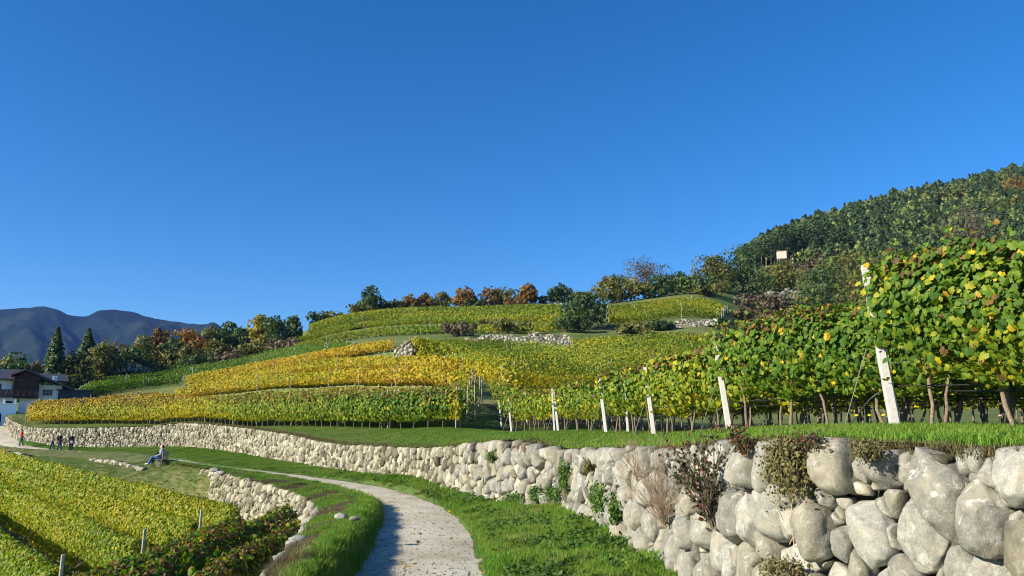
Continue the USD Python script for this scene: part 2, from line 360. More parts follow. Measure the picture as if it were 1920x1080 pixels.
# the hillside above the wall: columns of (distance, pixel row)
COLS = {
    2600: [(3.2, 842), (9, 815), (20, 808), (60, 780), (130, 690), (250, 560), (420, 420), (700, 330), (1000, 340)],
    1920: [(5.24, 832), (11, 808), (20, 806), (40, 795), (80, 760), (140, 690), (220, 600), (300, 540), (450, 440), (640, 345), (780, 338), (1000, 370)],
    1700: [(6.3, 823), (12, 804), (20, 803), (40, 795), (80, 760), (140, 690), (220, 610), (300, 560), (420, 480), (600, 388), (700, 384), (900, 410)],
    1500: [(7.5, 817), (15, 807), (25, 806), (50, 790), (90, 745), (140, 690), (190, 640), (240, 590), (300, 545), (380, 495), (520, 450), (600, 446), (900, 480)],
    1400: [(8.55, 818), (18, 809), (30, 807), (50, 792), (90, 742), (140, 680), (180, 630), (220, 590), (260, 560), (320, 525), (400, 500), (600, 510)],
    1340: [(9.6, 826), (20, 812), (35, 807), (55, 790), (90, 740), (135, 670), (150, 645), (160, 622), (185, 600), (215, 572), (260, 548), (320, 530), (400, 530)],
    1200: [(13, 834), (26, 818), (40, 808), (60, 785), (90, 738), (130, 672), (150, 640), (165, 618), (190, 598), (220, 573), (250, 562), (320, 565)],
    1070: [(18.9, 838), (30, 813), (40, 809), (60, 785), (85, 742), (110, 705), (140, 665), (152, 648), (160, 630), (180, 607), (215, 583), (250, 573), (320, 582)],
    960: [(21.8, 822), (35, 814), (50, 811), (60, 795), (75, 742), (100, 700), (125, 675), (150, 650), (158, 634), (180, 611), (220, 585), (255, 574), (320, 587)],
    880: [(25.9, 830), (45, 807), (52, 803), (62, 775), (74, 742), (87, 712), (100, 694), (125, 668), (148, 648), (158, 635), (180, 614), (225, 587), (255, 576), (320, 590)],
    760: [(35, 836), (45, 812), (53, 803), (62, 780), (75, 747), (90, 717), (100, 700), (112, 674), (125, 664), (148, 648), (160, 638), (185, 616), (230, 589), (250, 582), (320, 600)],
    620: [(45, 829), (55, 808), (60, 800), (75, 768), (90, 740), (105, 715), (120, 691), (132, 680), (150, 666), (165, 654), (180, 640), (215, 617), (240, 605), (320, 622)],
    480: [(63, 804), (70, 799), (77, 796), (92, 768), (108, 743), (118, 731), (133, 713), (150, 703), (175, 686), (200, 669), (220, 659), (250, 654), (320, 665)],
    300: [(83, 796), (90, 795), (94, 792), (110, 768), (130, 746), (150, 729), (165, 719), (180, 707), (200, 694), (220, 693), (300, 720)],
    150: [(90, 802), (97, 796), (101, 793), (115, 773), (130, 756), (150, 740), (165, 728), (200, 718), (300, 740)],
    40: [(103, 793), (108, 787), (114, 778), (122, 774), (140, 762), (160, 745), (200, 728), (260, 742)],
    -300: [(118, 780), (140, 775), (180, 745), (220, 733), (300, 760)],
}
_q = []
for px, lst in COLS.items():
    for D, py in lst:
        p = P(px, py, D)
        _q.append((p[0] / p[1] * 4, math.log(D), (p[2] - EYE[2]) / D))
_q = np.array(_q)
_rbf = RBFInterpolator(_q[:, :2], _q[:, 2], kernel="thin_plate_spline", smoothing=1e-4)
# terraces: the slope goes up in steps along these lines of (pixel column, distance)
T_LINES = [[(330, 90), (480, 71), (620, 60), (760, 53), (900, 50)],
           [(330, 113.5), (480, 103.5), (620, 88), (760, 74.5), (900, 69)],
           [(330, 125), (480, 119), (620, 105.5), (760, 90), (900, 84)],
           [(330, 137), (480, 133), (620, 120), (760, 111.5), (900, 105)],
           [(330, 151), (480, 147), (620, 132.5), (760, 124.5), (900, 130)]]
T_UP = [[(555, 170), (800, 165), (1060, 160)], [(560, 187), (800, 182), (1060, 174)], [(570, 202), (800, 198), (1060, 187)], [(575, 217), (800, 210), (1060, 201)], [(580, 236), (800, 226), (1050, 217)]]
def _fit(lines):
    return [PchipInterpolator([(p - 960) / FPX / 0.995 for p, _ in l], [math.log(d) for _, d in l]) for l in lines]
_TSETS = [(_fit(T_LINES), 325, 905, 300, 885, 1.25), (_fit(T_UP), 556, 1058, 530, 1085, 1.1)]
def terrace_step(x, y):
    tot = np.zeros(np.shape(x))
    for fits, lo, hi, m0, m1, amp in _TSETS:
        a_ = np.clip(x / y, (lo - 960) / FPX, (hi - 960) / FPX)
        m = np.clip((x / y - (m0 - 960) / FPX) / 0.05, 0, 1) * np.clip(((m1 - 960) / FPX - x / y) / 0.05, 0, 1)
        ds = np.array([np.exp(f(a_)) for f in fits])
        o = np.zeros(np.shape(x))
        for i in range(1, len(fits) - 1):
            d0 = ds[i]
            before_ = np.clip((y - ds[i - 1]) / (d0 - ds[i - 1]), 0, 1)
            after_ = np.clip((y - d0) / (ds[i + 1] - d0), 0, 1)
            up = np.clip((y - d0) / 1.6 + 0.5, 0, 1)
            o = o + (1 - up) * (-amp * before_ * (y < d0 + 1)) + up * (amp * (1 - after_))
        tot = tot + o * m
    return tot
def near_step(x, y, k, gap):
    """whether a point lies on one of the terrace banks"""
    fits, lo, hi = _TSETS[k][:3]
    a_ = np.clip(x / y, (lo - 960) / FPX, (hi - 960) / FPX)
    return np.min([np.abs(np.exp(f(a_)) - y) for f in fits], axis=0) < gap

def hill_z(x, y):
    x, y = np.asarray(x, float), np.maximum(np.asarray(y, float), 1.0)
    a = np.clip(x / y, -1.2, 1.45)
    e = _rbf(np.column_stack([(a * 4).ravel(), np.log(y).ravel()])).reshape(x.shape)
    z = EYE[2] + e * y
    z = z + terrace_step(x, y)
    return z + np.minimum(y / 60, 1) * 0.25 * (fbm(np.stack([x * 0.11, y * 0.11, 0 * x], -1), 3, 7) - 0.5)
def H(px, D):
    """a point on the hillside: pixel column (near the horizon row) and distance"""
    px, D = np.asarray(px, float), np.asarray(D, float)
    x = (px - 960) / FPX / 0.99 * D
    for _ in range(3):
        z = hill_z(x, D)
        # exact column for the height found
        e = (z - EYE[2]) / D
        dy = 1.0 / (CP + e * SP)            # depth along the axis per metre ahead
        x = (px - 960) / FPX * D * (CP + e * SP)
    return np.stack([x, D, hill_z(x, D)], -1)

_tt = _t[_t[:, 1] > 1.2]
_ta = _tt[:, 0] / _tt[:, 1]
_o = np.argsort(_ta)
a = np.concatenate([np.linspace(-0.86, -0.63, 14)[:-1], np.linspace(-0.63, 0.72, 380), np.linspace(0.72, 1.4, 40)[1:]])
D0 = np.interp(a, _ta[_o], _tt[_o, 1])
D0 = np.where(a < _ta.min(), 118.0, D0)
k = np.linspace(0, 1, 300)[None, :]
DD = np.exp(np.log(D0)[:, None] * (1 - k) + math.log(1000.0) * k)
X = a[:, None] * DD
Z = hill_z(X, DD)
# meets the wall's top
wz = np.interp(a, _ta[_o], _tt[_o, 2])
zfix = (wz - 0.03 - Z[:, 0])[:, None] * np.exp(-((DD - D0[:, None]) / (0.18 * D0[:, None])) ** 2) * (a[:, None] > _ta.min())
Z = Z + zfix
def terrain_fix(x, y):
    aa = np.asarray(x, float) / np.asarray(y, float)
    d0 = np.interp(aa, a, D0)
    return np.interp(aa, a, zfix[:, 0]) * np.exp(-((y - d0) / (0.18 * d0)) ** 2)
def ground_z(x, y):
    return hill_z(x, y) + terrain_fix(x, y)
put("/World/hillside", np.stack([X, DD, Z], -1).reshape(-1, 3), grid_faces(len(a), 300)[:, ::-1], "hill_grass", smooth=True, label="grassy terraced hillside rising behind the long stone wall", kind="structure")

# the corridor: road, verge, bank - one row of stations each
# wall column, road right edge (px,py,z), road left edge, bank edge (px,py,z)
ST = [
    (1230, (905, 1080, 0), (650, 1080, 0), (520, 1080, .2)),
    (1150, (888, 1015, 0), (688, 1015, 0), (552, 1030, .2)),
    (1040, (860, 975, 0), (709, 972, 0), (590, 968, .2)),
    (973, (838, 957, 0), (706, 950, 0), (604, 950, .2)),
    (907, (800, 937, 0), (694, 937, 0), (600, 937, .2)),
    (840, (752, 922, 0), (668, 927, 0), (578, 925, .12)),
    (790, (715, 912, 0), (634, 917, 0), (556, 915, .1)),
    (723, (660, 903, 0), (588, 907, 0), (520, 905, .1)),
    (640, (590, 893.5, 0), (528, 896.5, 0), (470, 895, .05)),
    (540, (495, 882, 0), (448, 884, 0), (404, 880, .05)),
    (440, (400, 871.5, .03), (355, 872, .03), (318, 871, 0)),
    (340, (312, 858, .12), (280, 860.5, .12), (240, 866, 0)),
    (267, (240, 851.5, "D74"), (226, 853.5, "D71.5"), (180, 862, "D66")),
    (200, (165, 846, "D82"), (150, 849.5, "D79"), (115, 857, "D74")),
    (117, (88, 840, "D88"), (74, 845, "D85"), (40, 854, "D80")),
    (67, (46, 834, "D93"), (22, 841, "D89"), (-25, 852, "D84")),
    (33, (30, 822, "D101"), (-12, 832, "D96"), (-110, 850, "D90")),
    (14, (17, 797, "D112"), (-40, 803, "D109"), (-200, 845, "D98")),
]
R, L, E_, WB = [], [], [], []
_wpx = pix(_t)[:, 0]
front = _t[:, 1] > 3
for wp, r, l, e in ST:
    for lst_, q_ in ((R, r), (L, l), (E_, e)):
        lst_.append(P(q_[0], q_[1], float(q_[2][1:])) if isinstance(q_[2], str) else PZ(*q_))
    i = np.argmin(np.where(front, np.abs(_wpx - wp), 1e9))
    WB.append(np.array([*(_t[i, :2] + _n[i] * 0.12), _b[i]]))
def before(lst, pts):
    return np.vstack([pts, lst])
R = before(R, [[1.1, -7, 0], [0.52, 0, 0], [0.12, 6, 0]]); L = before(L, [[-0.85, -7, 0], [-1.4, 0, 0], [-1.85, 6, 0]])
E_ = before(E_, [[-2.6, -7, .25], [-2.75, 0, .25], [-2.85, 6, .22]])
_i = [np.argmin(np.abs(_t[:, 1] - y)) for y in (-6.9, 0, 7)]
WB = before(WB, [[*(_t[i, :2] + _n[i] * 0.12), _b[i]] for i in _i])
NS = len(R)
u_st = np.arange(NS, dtype=float)
U = np.linspace(0, NS - 1, 700)
def line(A):
    A = np.asarray(A, float)
    return np.stack([PchipInterpolator(u_st, A[:, k])(U) for k in range(3)], 1)
Rl_, Ll_, El_, Wl_ = line(R), line(L), line(E_), line(WB)
out = unit((Ll_ - Rl_)[:, :2])
crest_h = np.interp(U, [0, 3, 4, 5, 6, 7, 8, 9, 10, 12, 13, 14, 15, 16, 20], [.34, .34, .32, .24, .15, .06, .02, .01, .01, .02, .10, .34, .30, .10, .10])
crest_w = np.interp(U, [0, 3, 5, 7, 9, 20], [.55, .5, .6, .7, .5, .5])
jit = 0.35 * (fbm(np.column_stack([U * 3.0, 0 * U, 0 * U]), 3, 3) - 0.5)
Cl_ = Ll_ + np.column_stack([out * crest_w[:, None], crest_h * (1 + 0.8 * jit)])
El_[:, 2] = np.minimum(El_[:, 2], Cl_[:, 2] - 0.1)

def loft(A, B, n, profile=lambda t: 0 * t, amp=0.0, freq=1.0, seed=0):
    t = np.linspace(0, 1, n)[None, :, None]
    g = A[:, None] * (1 - t) + B[:, None] * t
    g[..., 2] += profile(t[..., 0])
    if amp:
        g[..., 2] += amp * (fbm(g * freq, 4, seed) - 0.5) * np.minimum(1, 6 * np.minimum(t[..., 0], 1 - t[..., 0]) + 0.25)
    return g
def sheet(name, g, material, label, **kw):
    n, m = g.shape[:2]
    return put("/World/" + name, g.reshape(-1, 3), grid_faces(n, m), material, smooth=True, label=label, kind="structure", **kw)
Lw = Ll_ + np.column_stack([out * 0.3, np.full(len(U), -0.05)])
Rw = Rl_ - np.column_stack([out * 0.3, np.full(len(U), 0.05)])
g_road = loft(Lw, Rw, 16, lambda t: 0.04 * np.sin(np.pi * t), 0.02, 0.5, 11)
sheet("road", g_road, "gravel", "pale gravel lane curving left between wall and vines")
g_verge = loft(Rl_ + np.column_stack([out * (0.0 + 0.7 * jit)[:, None], np.full(len(U), -0.015)]), Wl_ - np.column_stack([-_n[np.argmin(np.linalg.norm(_t[None, :, :2] - Wl_[:, None, :2], axis=2), axis=1)] * 0 - 0, np.full(len(U), -0.02)]), 22, lambda t: 0.10 * np.sin(np.pi * t) * (1 - t) , 0.22, 1.3, 21)
sheet("grass_verge", g_verge, "meadow", "green grass verge between gravel lane and long stone wall")
g_b1 = loft(Cl_, Ll_ - np.column_stack([out * (0.06 + 0.9 * jit)[:, None], np.full(len(U), 0.015)]), 10, lambda t: 0.12 * np.sin(np.pi * t), 0.16, 2.0, 31)
g_b2 = loft(El_, Cl_, 16, lambda t: 0.05 * np.sin(np.pi * t), 0.22, 1.6, 32)
g_b2[:, -1] = g_b1[:, 0]
sheet("grass_bank", np.concatenate([g_b2, g_b1[:, 1:]], 1), "bank_soil", "low grassy bank along the left edge of the gravel lane")

def low_z(x, y):
    return -2.9 + 0.03 * y + 0.10 * (fbm(np.stack([x * 0.5, y * 0.5, 0 * x], -1), 3, 5) - 0.5)
# the foot of the bank: a wall near by, a slope farther off
away = np.stack([unit(np.gradient(El_[:, :2], axis=0))[:, 1], -unit(np.gradient(El_[:, :2], axis=0))[:, 0]], 1)
away = np.where((away * out).sum(1, keepdims=True) < 0, -away, away)
slope_w = np.interp(U, [0, 12, 13, 14, 20], [0.28, 0.3, 3.5, 5.0, 6.0])
Ft_ = El_.copy(); Ft_[:, :2] += away * slope_w[:, None]
Ft_[:, 2] = low_z(Ft_[:, 0], Ft_[:, 1]) - 0.05
g_slope = loft(Ft_, El_, 14, lambda t: 0.15 * np.sin(np.pi * t), 0.12, 1.2, 41)
i_split = np.searchsorted(U, 11.5)
sheet("grass_slope", g_slope[i_split:], "bank_soil", "grassy slope between the lower vineyard and the lane")
put("/World/lower_field", *(lambda X, Y: (np.stack([X, Y, low_z(X, Y)], -1).reshape(-1, 3), grid_faces(*X.shape)))(*np.meshgrid(np.linspace(-150, 1, 220), np.linspace(-12, 118, 190), indexing="ij")), "field_soil", smooth=True,
    label="shaded soil and grass under the lower vineyard rows", kind="structure")
gx, gy = np.meshgrid(np.linspace(-7000, 7000, 60), np.linspace(-1500, 9000, 60), indexing="ij")
put("/World/valley_floor", np.stack([gx, gy, -14 - 0.001 * np.hypot(gx, gy)], -1).reshape(-1, 3), grid_faces(60, 60), "hill_grass", smooth=True, label="valley floor reaching out beyond the hill", kind="structure")
# ---------------------------------------------------------------- dry stone walls
ICO = {k: trimesh.creation.icosphere(k) for k in (1, 2, 3)}

def pack(rng, s0, s1, hfun, rfun, tries, stretch=1.15, shear=0.0):
    """circles of many sizes side by side in the wall's face (s along, h up)"""
    C = np.zeros((0, 3))
    out = []
    order = np.sort(rng.random(tries))[::-1]
    ss = rng.uniform(s0, s1, tries)
    hh = rng.random(tries)
    cells = {}
    for k in range(tries):
        s = ss[k]; top, bot = hfun(s)
        lo, hi = rfun(s)
        r = lo + (hi - lo) * order[k] ** 2.3
        h = bot + (top - bot) * hh[k]
        ok = True
        ci, cj = int(s / 0.8), int(h / 0.8)
        for i in (ci - 1, ci, ci + 1):
            for j in (cj - 1, cj, cj + 1):
                for (a_, b_, c_) in cells.get((i, j), ()):
                    if ((a_ - s) * stretch + shear * (b_ - h)) ** 2 + (b_ - h) ** 2 < (0.74 * (c_ + r)) ** 2:
                        ok = False; break
                if not ok: break
            if not ok: break
        if ok:
            cells.setdefault((ci, cj), []).append((s, h, r)); out.append((s, h, r))
    return np.array(out)

def cell_polys(c, stretch, shear, tops):
    """power diagram cells, in coordinates about each centre"""
    q = np.column_stack([c[:, 0] * stretch + shear * c[:, 1], c[:, 1]])
    from scipy.spatial import cKDTree
    tree = cKDTree(q)
    polys = []
    for i in range(len(c)):
        r = c[i, 2]
        m = r * 1.55
        tp = min(m, tops[i] - c[i, 1])
        poly = [(-m, -m), (m, -m), (m, tp), (-m, tp)]
        for j in tree.query_ball_point(q[i], (r + c[:, 2].max()) * 1.3):
            if j == i: continue
            d = q[j] - q[i]; L2 = d @ d
            w = (L2 + r * r - c[j, 2] ** 2) / 2
            res = []
            n = len(poly)
            for k in range(n):
                p0, p1 = poly[k], poly[(k + 1) % n]
                e0, e1 = p0[0] * d[0] + p0[1] * d[1] - w, p1[0] * d[0] + p1[1] * d[1] - w
                if e0 <= 0: res.append(p0)
                if (e0 < 0 < e1) or (e1 < 0 < e0):
                    t = e0 / (e0 - e1)
                    res.append((p0[0] + t * (p1[0] - p0[0]), p0[1] + t * (p1[1] - p0[1])))
            poly = res
            if len(poly) < 3: break
        if len(poly) > 2:
            pa = np.array(poly)
            polys.append(np.column_stack([(pa[:, 0] - shear * pa[:, 1]) / stretch, pa[:, 1]]))
        else:
            polys.append(None)
    return polys

from scipy.spatial import ConvexHull
def split4(v, f):
    """each triangle into four"""
    e = np.sort(np.vstack([f[:, [0, 1]], f[:, [1, 2]], f[:, [2, 0]]]), axis=1)
    u, inv = np.unique(e[:, 0] * len(v) + e[:, 1], return_inverse=True)
    mid = (v[u // len(v)] + v[u % len(v)]) / 2
    n = len(f); a, b, c = inv[:n] + len(v), inv[n:2 * n] + len(v), inv[2 * n:] + len(v)
    return np.vstack([v, mid]), np.vstack([np.column_stack([f[:, 0], a, c]), np.column_stack([f[:, 1], b, a]), np.column_stack([f[:, 2], c, b]), np.column_stack([a, b, c])])
def relax(v, f, k=0.5):
    s = np.zeros_like(v); n = np.zeros(len(v))
    for a, b in ((0, 1), (1, 2), (2, 0)):
        np.add.at(s, f[:, a], v[f[:, b]]); np.add.at(s, f[:, b], v[f[:, a]])
        np.add.at(n, f[:, a], 1); np.add.at(n, f[:, b], 1)
    return v * (1 - k) + k * s / n[:, None]

def stone_shape(poly, r, level, rng, gap=0.02, depth=0.62):
    """one stone that fills its cell: a worn block with flat faces and rounded edges. Local x along, y up, z out of the wall."""
    cen = poly.mean(0)
    p = poly - cen
    # drop very short edges, then pull the outline in a little for the joint
    keep = np.linalg.norm(p - np.roll(p, 1, 0), axis=1) > 0.18 * r
    if keep.sum() > 3: p = p[keep]
    rad = np.linalg.norm(p, axis=1).mean()
    p = p * (1 - gap * rng.uniform(0.2, 1.0) / max(rad, 0.03))
    p = p * np.minimum(1.0, 1.35 * rad / np.maximum(np.linalg.norm(p, axis=1), 1e-6))[:, None]
    T = min(rad * rng.uniform(depth, depth + 0.4), 0.36)
    n = len(p)
    z_f = T * rng.uniform(0.15, 0.5, n)
    k_f = rng.uniform(0.55, 0.82, (n, 1))
    nf = rng.integers(3, 7)
    sl = rng.normal(0, 0.22, 2)                                  # the face is seldom square to the wall
    fp_ = np.vstack([p * k_f + rng.normal(0, 0.06 * rad, (n, 2)), p[rng.integers(0, n, nf)] * rng.uniform(0.1, 0.7, (nf, 1))])
    face = [np.column_stack([fp_, T * np.clip(rng.uniform(0.62, 1.0, len(fp_)) + fp_ @ sl / rad * 0.6, 0.35, 1.15)])]
    pts = np.vstack([np.column_stack([p, z_f]), np.column_stack([p, np.full(n, -0.25 * T)]), np.column_stack([p * 0.75, np.full(n, -T)])] + face)
    hull = ConvexHull(pts)
    used = hull.vertices
    remap = np.zeros(len(pts), int); remap[used] = np.arange(len(used))
    q, f = pts[used], remap[hull.simplices]
    # turn every face outwards
    c0 = q.mean(0)
    nrm = np.cross(q[f[:, 1]] - q[f[:, 0]], q[f[:, 2]] - q[f[:, 0]])
    bad = (nrm * (q[f].mean(1) - c0)).sum(1) < 0
    f[bad] = f[bad][:, ::-1]
    for k in range({1: 0, 2: 1, 3: 2, 4: 3}[level] + (len(f) < 30)):
        q, f = split4(q, f)
        if level == 1 or k == 0:
            q = relax(q, f, 0.17)
        else:
            q = relax(q, f, 0.24)
    # smoothing shrinks: grow back to the cell
    ext = np.abs(p).max(0)
    q[:, :2] *= np.clip(ext / np.maximum(np.abs(q[:, :2]).max(0), 1e-6), 1.0, 1.25)
    s0 = rng.uniform(0, 100, 3)
    d_ = unit(q)
    q = q + d_ * rad * 0.30 * (fbm(q / rad * 0.9 + s0, 3, 1)[:, None] - 0.5)
    if level > 1:
        q = q + d_ * rad * 0.14 * (fbm(q / rad * 2.6 + s0, 3, 2)[:, None] - 0.5)
    if level > 2:
        q = q + d_ * rad * 0.07 * (fbm(q / rad * 6.0 + s0, 3, 4)[:, None] - 0.5)
    q[:, :2] += cen
    tilt = rng.normal(0, 0.10, 2)
    q[:, 2] += (q[:, 0] - cen[0]) * tilt[0] + (q[:, 1] - cen[1]) * tilt[1] + rng.normal(0, 0.035)
    return q, f, T

def build_wall(name, label, category, place, s0, s1, hfun, rfun, tries, rng, keep_single, small_label, stretch=1.15, shear=0.0, mats=None, core=True, group=None, back=0.16, view=None, turf=False, below=0.0, flip=True):
    """place(s, h, outw) -> world. A wall of single stones, the rest of the stones joined, and a core of earth."""
    c = pack(rng, s0, s1, hfun, rfun, tries, stretch, shear)
    polys = cell_polys(c, stretch, shear, [hfun(x)[0] + rng.uniform(0.02, 0.10) for x in c[:, 0]])
    t, _ = thing(name, label, category, group)
    dist, stones = [], []
    for (s, h, r), poly in zip(c, polys):
        if poly is None: continue
        w = place(np.array([s]), np.array([h]), np.array([0.0]))[0]
        px = pix(w)
        vis = w[1] > 1 and -80 < px[0] < 2000 and -80 < px[1] < 1160 and (view is None or view(w))
        stones.append((s, h, r, poly, w)); dist.append(r / np.linalg.norm(w - EYE) if vis else 0.0)
    dist = np.array(dist)
    order = np.argsort(-dist)
    single = set(order[:keep_single][dist[order[:keep_single]] > 0])
    big = Acc()
    mats = mats or [("granite_pale", .34), ("granite_grey", .27), ("granite_warm", .17), ("granite_white", .12), ("schist_dark", .06), ("stone_rusty", .04)]
    names, pr = [m for m, _ in mats], np.array([q for _, q in mats])
    for i, (s, h, r, poly, w) in enumerate(stones):
        pxs = dist[i] * FPX * 2
        lvl = 4 if pxs > 120 else 3 if pxs > 50 else 2 if pxs > 14 else 1
        q, f, T = stone_shape(poly, r, lvl, rng, gap=0.03 if lvl > 1 else 0.035)
        v = place(s + q[:, 0], h + q[:, 1], q[:, 2] + 0.02)
        f = f[:, ::-1] if flip else f
        if i in single:
            put(t + "/stone", v, f, names[rng.choice(len(names), p=pr / pr.sum())], smooth=True if lvl > 1 else 50)
        else:
            big.add(v, f, rng.random())
    if big.n:
        big.put(t + "/small_stones", "wall_stones", tone=True, kind="stuff", label=small_label, normals=meshkit.arrays((np.vstack(big.v), np.vstack(big.f)), True)[2])
    if core:
        ss = np.linspace(s0, s1, max(20, int((s1 - s0) / 0.35)))
        kk = np.linspace(0, 1, 7)
        tb = np.array([hfun(x) for x in ss])
        hh = tb[:, 1:2] * (1 - kk) + (tb[:, :1] - 0.04) * kk
        S_ = np.repeat(ss[:, None], 7, 1)
        v = place(S_.ravel(), hh.ravel(), np.full(S_.size, -back) + 0.10 * (fbm(np.column_stack([S_.ravel() * 2, hh.ravel() * 2, 0 * S_.ravel()]), 3, 9) - 0.5))
        top = place(ss, tb[:, 0] - 0.04, np.full(len(ss), -0.7))
        v = np.vstack([v.reshape(len(ss), 7, 3).transpose(1, 0, 2).reshape(-1, 3), top])
        if turf:
            strip = []
            for o_ in (-0.02, -0.25, -0.6, -1.1):
                q = place(ss, tb[:, 0] + 0.03, np.full(len(ss), o_))
                gz = ground_z(q[:, 0], np.maximum(q[:, 1], 1.0)) + 0.012
                k_ = min(1.0, -o_ / 0.9)
                q[:, 2] = np.maximum(q[:, 2] * (1 - k_) + gz * k_, gz * (k_ > 0.5) - 9 * (k_ <= 0.5))
                strip.append(q)
            put("/World/wall_top_turf", np.vstack(strip), grid_faces(4, len(ss)), "bank_soil", smooth=True, label="earth and turf right behind the top stones of the long wall", kind="structure")
        put(t + "/earth_core", v, grid_faces(8, len(ss)), "wall_soil", smooth=True)
    return t, stones

rng = np.random.default_rng(11)
def place_a(s, h, o):
    t, b, n = wall_at(np.clip(s, 0, WALL_LEN))
    hh = t[:, 2] - b
    k = np.clip((h - b) / np.maximum(hh, 0.3), -0.3, 1.2)
    off = o + 0.14 * (1 - k)
    return np.column_stack([t[:, :2] + n * off[:, None], h])
def h_a(s):
    return float(np.interp(s, _s, _t[:, 2])) - 0.10, float(np.interp(s, _s, _b)) - 0.10
_dist_s = np.linalg.norm(_t[:, :2], axis=1)
def r_a(s):
    d = np.interp(s, _s, _dist_s)
    if d < 9.5: return 0.05, 0.29
    if d < 14: return 0.06, 0.25
    return 0.10, 0.22
_s_start = np.interp(1.5, _t[:, 1], _s)
wallA, stonesA = build_wall("stone_wall", "long dry stone wall of pale granite boulders curving beside the gravel lane", "wall", place_a, _s_start, WALL_LEN - 0.3, h_a, r_a, 26000, rng, 300,
                            "many small pale stones of the far stretch", turf=True, stretch=1.25, shear=-0.3)

# the wall that holds the lane up above the lower vineyard
_e = El_[:np.searchsorted(U, 12.3)]
_e = _e[_e[:, 1] > 8.5]
_ed = np.concatenate([[0], np.cumsum(np.linalg.norm(np.diff(_e[:, :2], axis=0), axis=1))])
_et = unit(np.gradient(_e[:, :2], axis=0)); _en = np.stack([-_et[:, 1], _et[:, 0]], 1)
_ref = out[:len(_en)].mean(0)
_en = np.where((_en @ np.array([-1.0, -0.2]))[:, None] < 0, -_en, _en)
_lowb = low_z(_e[:, 0], _e[:, 1])
def place_b(s, h, o):
    x, y, z = (np.interp(s, _ed, _e[:, k]) for k in range(3))
    nx, ny = np.interp(s, _ed, _en[:, 0]), np.interp(s, _ed, _en[:, 1])
    off = o + 0.12 * np.clip(z - h, 0, 3)
    return np.column_stack([x + nx * off, y + ny * off, h])
def h_b(s):
    z = float(np.interp(s, _ed, _e[:, 2]))
    return z - 0.02, max(float(np.interp(s, _ed, _lowb)), z - 2.2)
build_wall("retaining_wall", "low pale stone retaining wall under the lane above the lower vines", "wall", place_b, 0, _ed[-1], h_b, lambda s: (0.09, 0.19), 5000, rng, 150, "small pale stones of the retaining wall", stretch=1.0)
# ---------------------------------------------------------------- vines
def hedge(poly, hb, ht, th, dens, rng, clump=0.3, shoots=0.06, inner=0.35, shoot_h=0.35, seed=0, fringe=0.12):
    """leaf positions round a trellised row that follows poly: C, N, s, relative height"""
    d = np.concatenate([[0], np.cumsum(np.linalg.norm(np.diff(poly[:, :2], axis=0), axis=1))])
    n = int(dens * d[-1])
    s = rng.uniform(0, d[-1], n)
    p = np.stack([np.interp(s, d, poly[:, k]) for k in range(3)], 1)
    t = unit(np.gradient(poly[:, :2], axis=0))
    tx, ty = np.interp(s, d, t[:, 0]), np.interp(s, d, t[:, 1])
    side = np.stack([-ty, tx], 1)
    ang = rng.uniform(0, 2 * np.pi, n)
    cx, cz = np.cos(ang), np.sin(ang)
    k = 1.0 / np.maximum(np.abs(cx), np.abs(cz)) ** 0.7
    cx, cz = cx * k, cz * k
    depth = 1 - inner * rng.random(n) ** 1.5
    ox, oy = poly[0, 0], poly[0, 1]
    c1 = fbm(np.stack([s * 1.3 + seed, cz * 0.8 + 3, cx + seed * 0.37], -1), 3, 17) - 0.5
    c2 = fbm(np.stack([s * 0.55 + seed * 1.7, 0 * s, 0 * s + 9], -1), 2, 18) - 0.5
    th_ = th * (1 + 2 * clump * c1)
    lo = hb + fringe * 2 * (fbm(np.stack([s * 1.1 + seed, 0 * s + 4, 0 * s], -1), 2, 19) - 0.5)
    hi = ht * (1 + 0.35 * clump * c2 + 0.3 * clump * c1)
    h = (lo + hi) / 2 + (hi - lo) / 2 * cz * depth
    off = th_ * cx * depth
    C = np.column_stack([p[:, :2] + side * off[:, None], p[:, 2] + h])
    N = np.column_stack([side * cx[:, None], cz * 0.8]) + rng.normal(0, 0.45, (n, 3))
    up = rng.random(n) < shoots
    C[up, 2] += rng.random(up.sum()) ** 1.5 * shoot_h * (cz[up] > 0)
    rel = np.clip((C[:, 2] - p[:, 2] - hb) / max(ht - hb, 0.1), -0.1, 1.3)
    return C, N, s, rel

def field_noise(C, sc=0.06, seed=3):
    return fbm(np.column_stack([C[:, :2] * sc, np.zeros(len(C))]), 3, seed) - 0.5

def tones(C, rel, rng, base, jitter=0.10, field=0.35, sc=0.06, low=0.10, top=0.0, seed=3):
    """0 dark green ... 0.5 yellow green ... 0.7 yellow ... 1 brown"""
    t = base + field * field_noise(C, sc, seed) + rng.normal(0, jitter, len(C)) + low * np.clip(0.35 - rel, 0, 1)
    br = (rng.random(len(C)) < top * np.clip((rel - 0.72) / 0.3, 0, 1))
    t = np.where(br, rng.uniform(0.84, 1.0, len(C)), t)
    odd = rng.random(len(C))
    t = np.where(odd < 0.025, rng.uniform(0.62, 0.78, len(C)), np.where(odd > 0.985, rng.uniform(0.82, 1.0, len(C)), t))
    return np.clip(t, 0, 1)

def trunk_shape(base, h, rng, r=0.028, lean=0.1):
    n = 6
    z = np.linspace(-0.08, h, n)
    w = np.cumsum(rng.normal(0, 0.022, (n, 2)), 0) + np.linspace(0, 1, n)[:, None] * rng.normal(0, lean, 2)
    return tube(np.column_stack([base[0] + w[:, 0], base[1] + w[:, 1], base[2] + z]), r * np.linspace(1.25, 0.8, n) * rng.uniform(0.85, 1.2, n), 6)

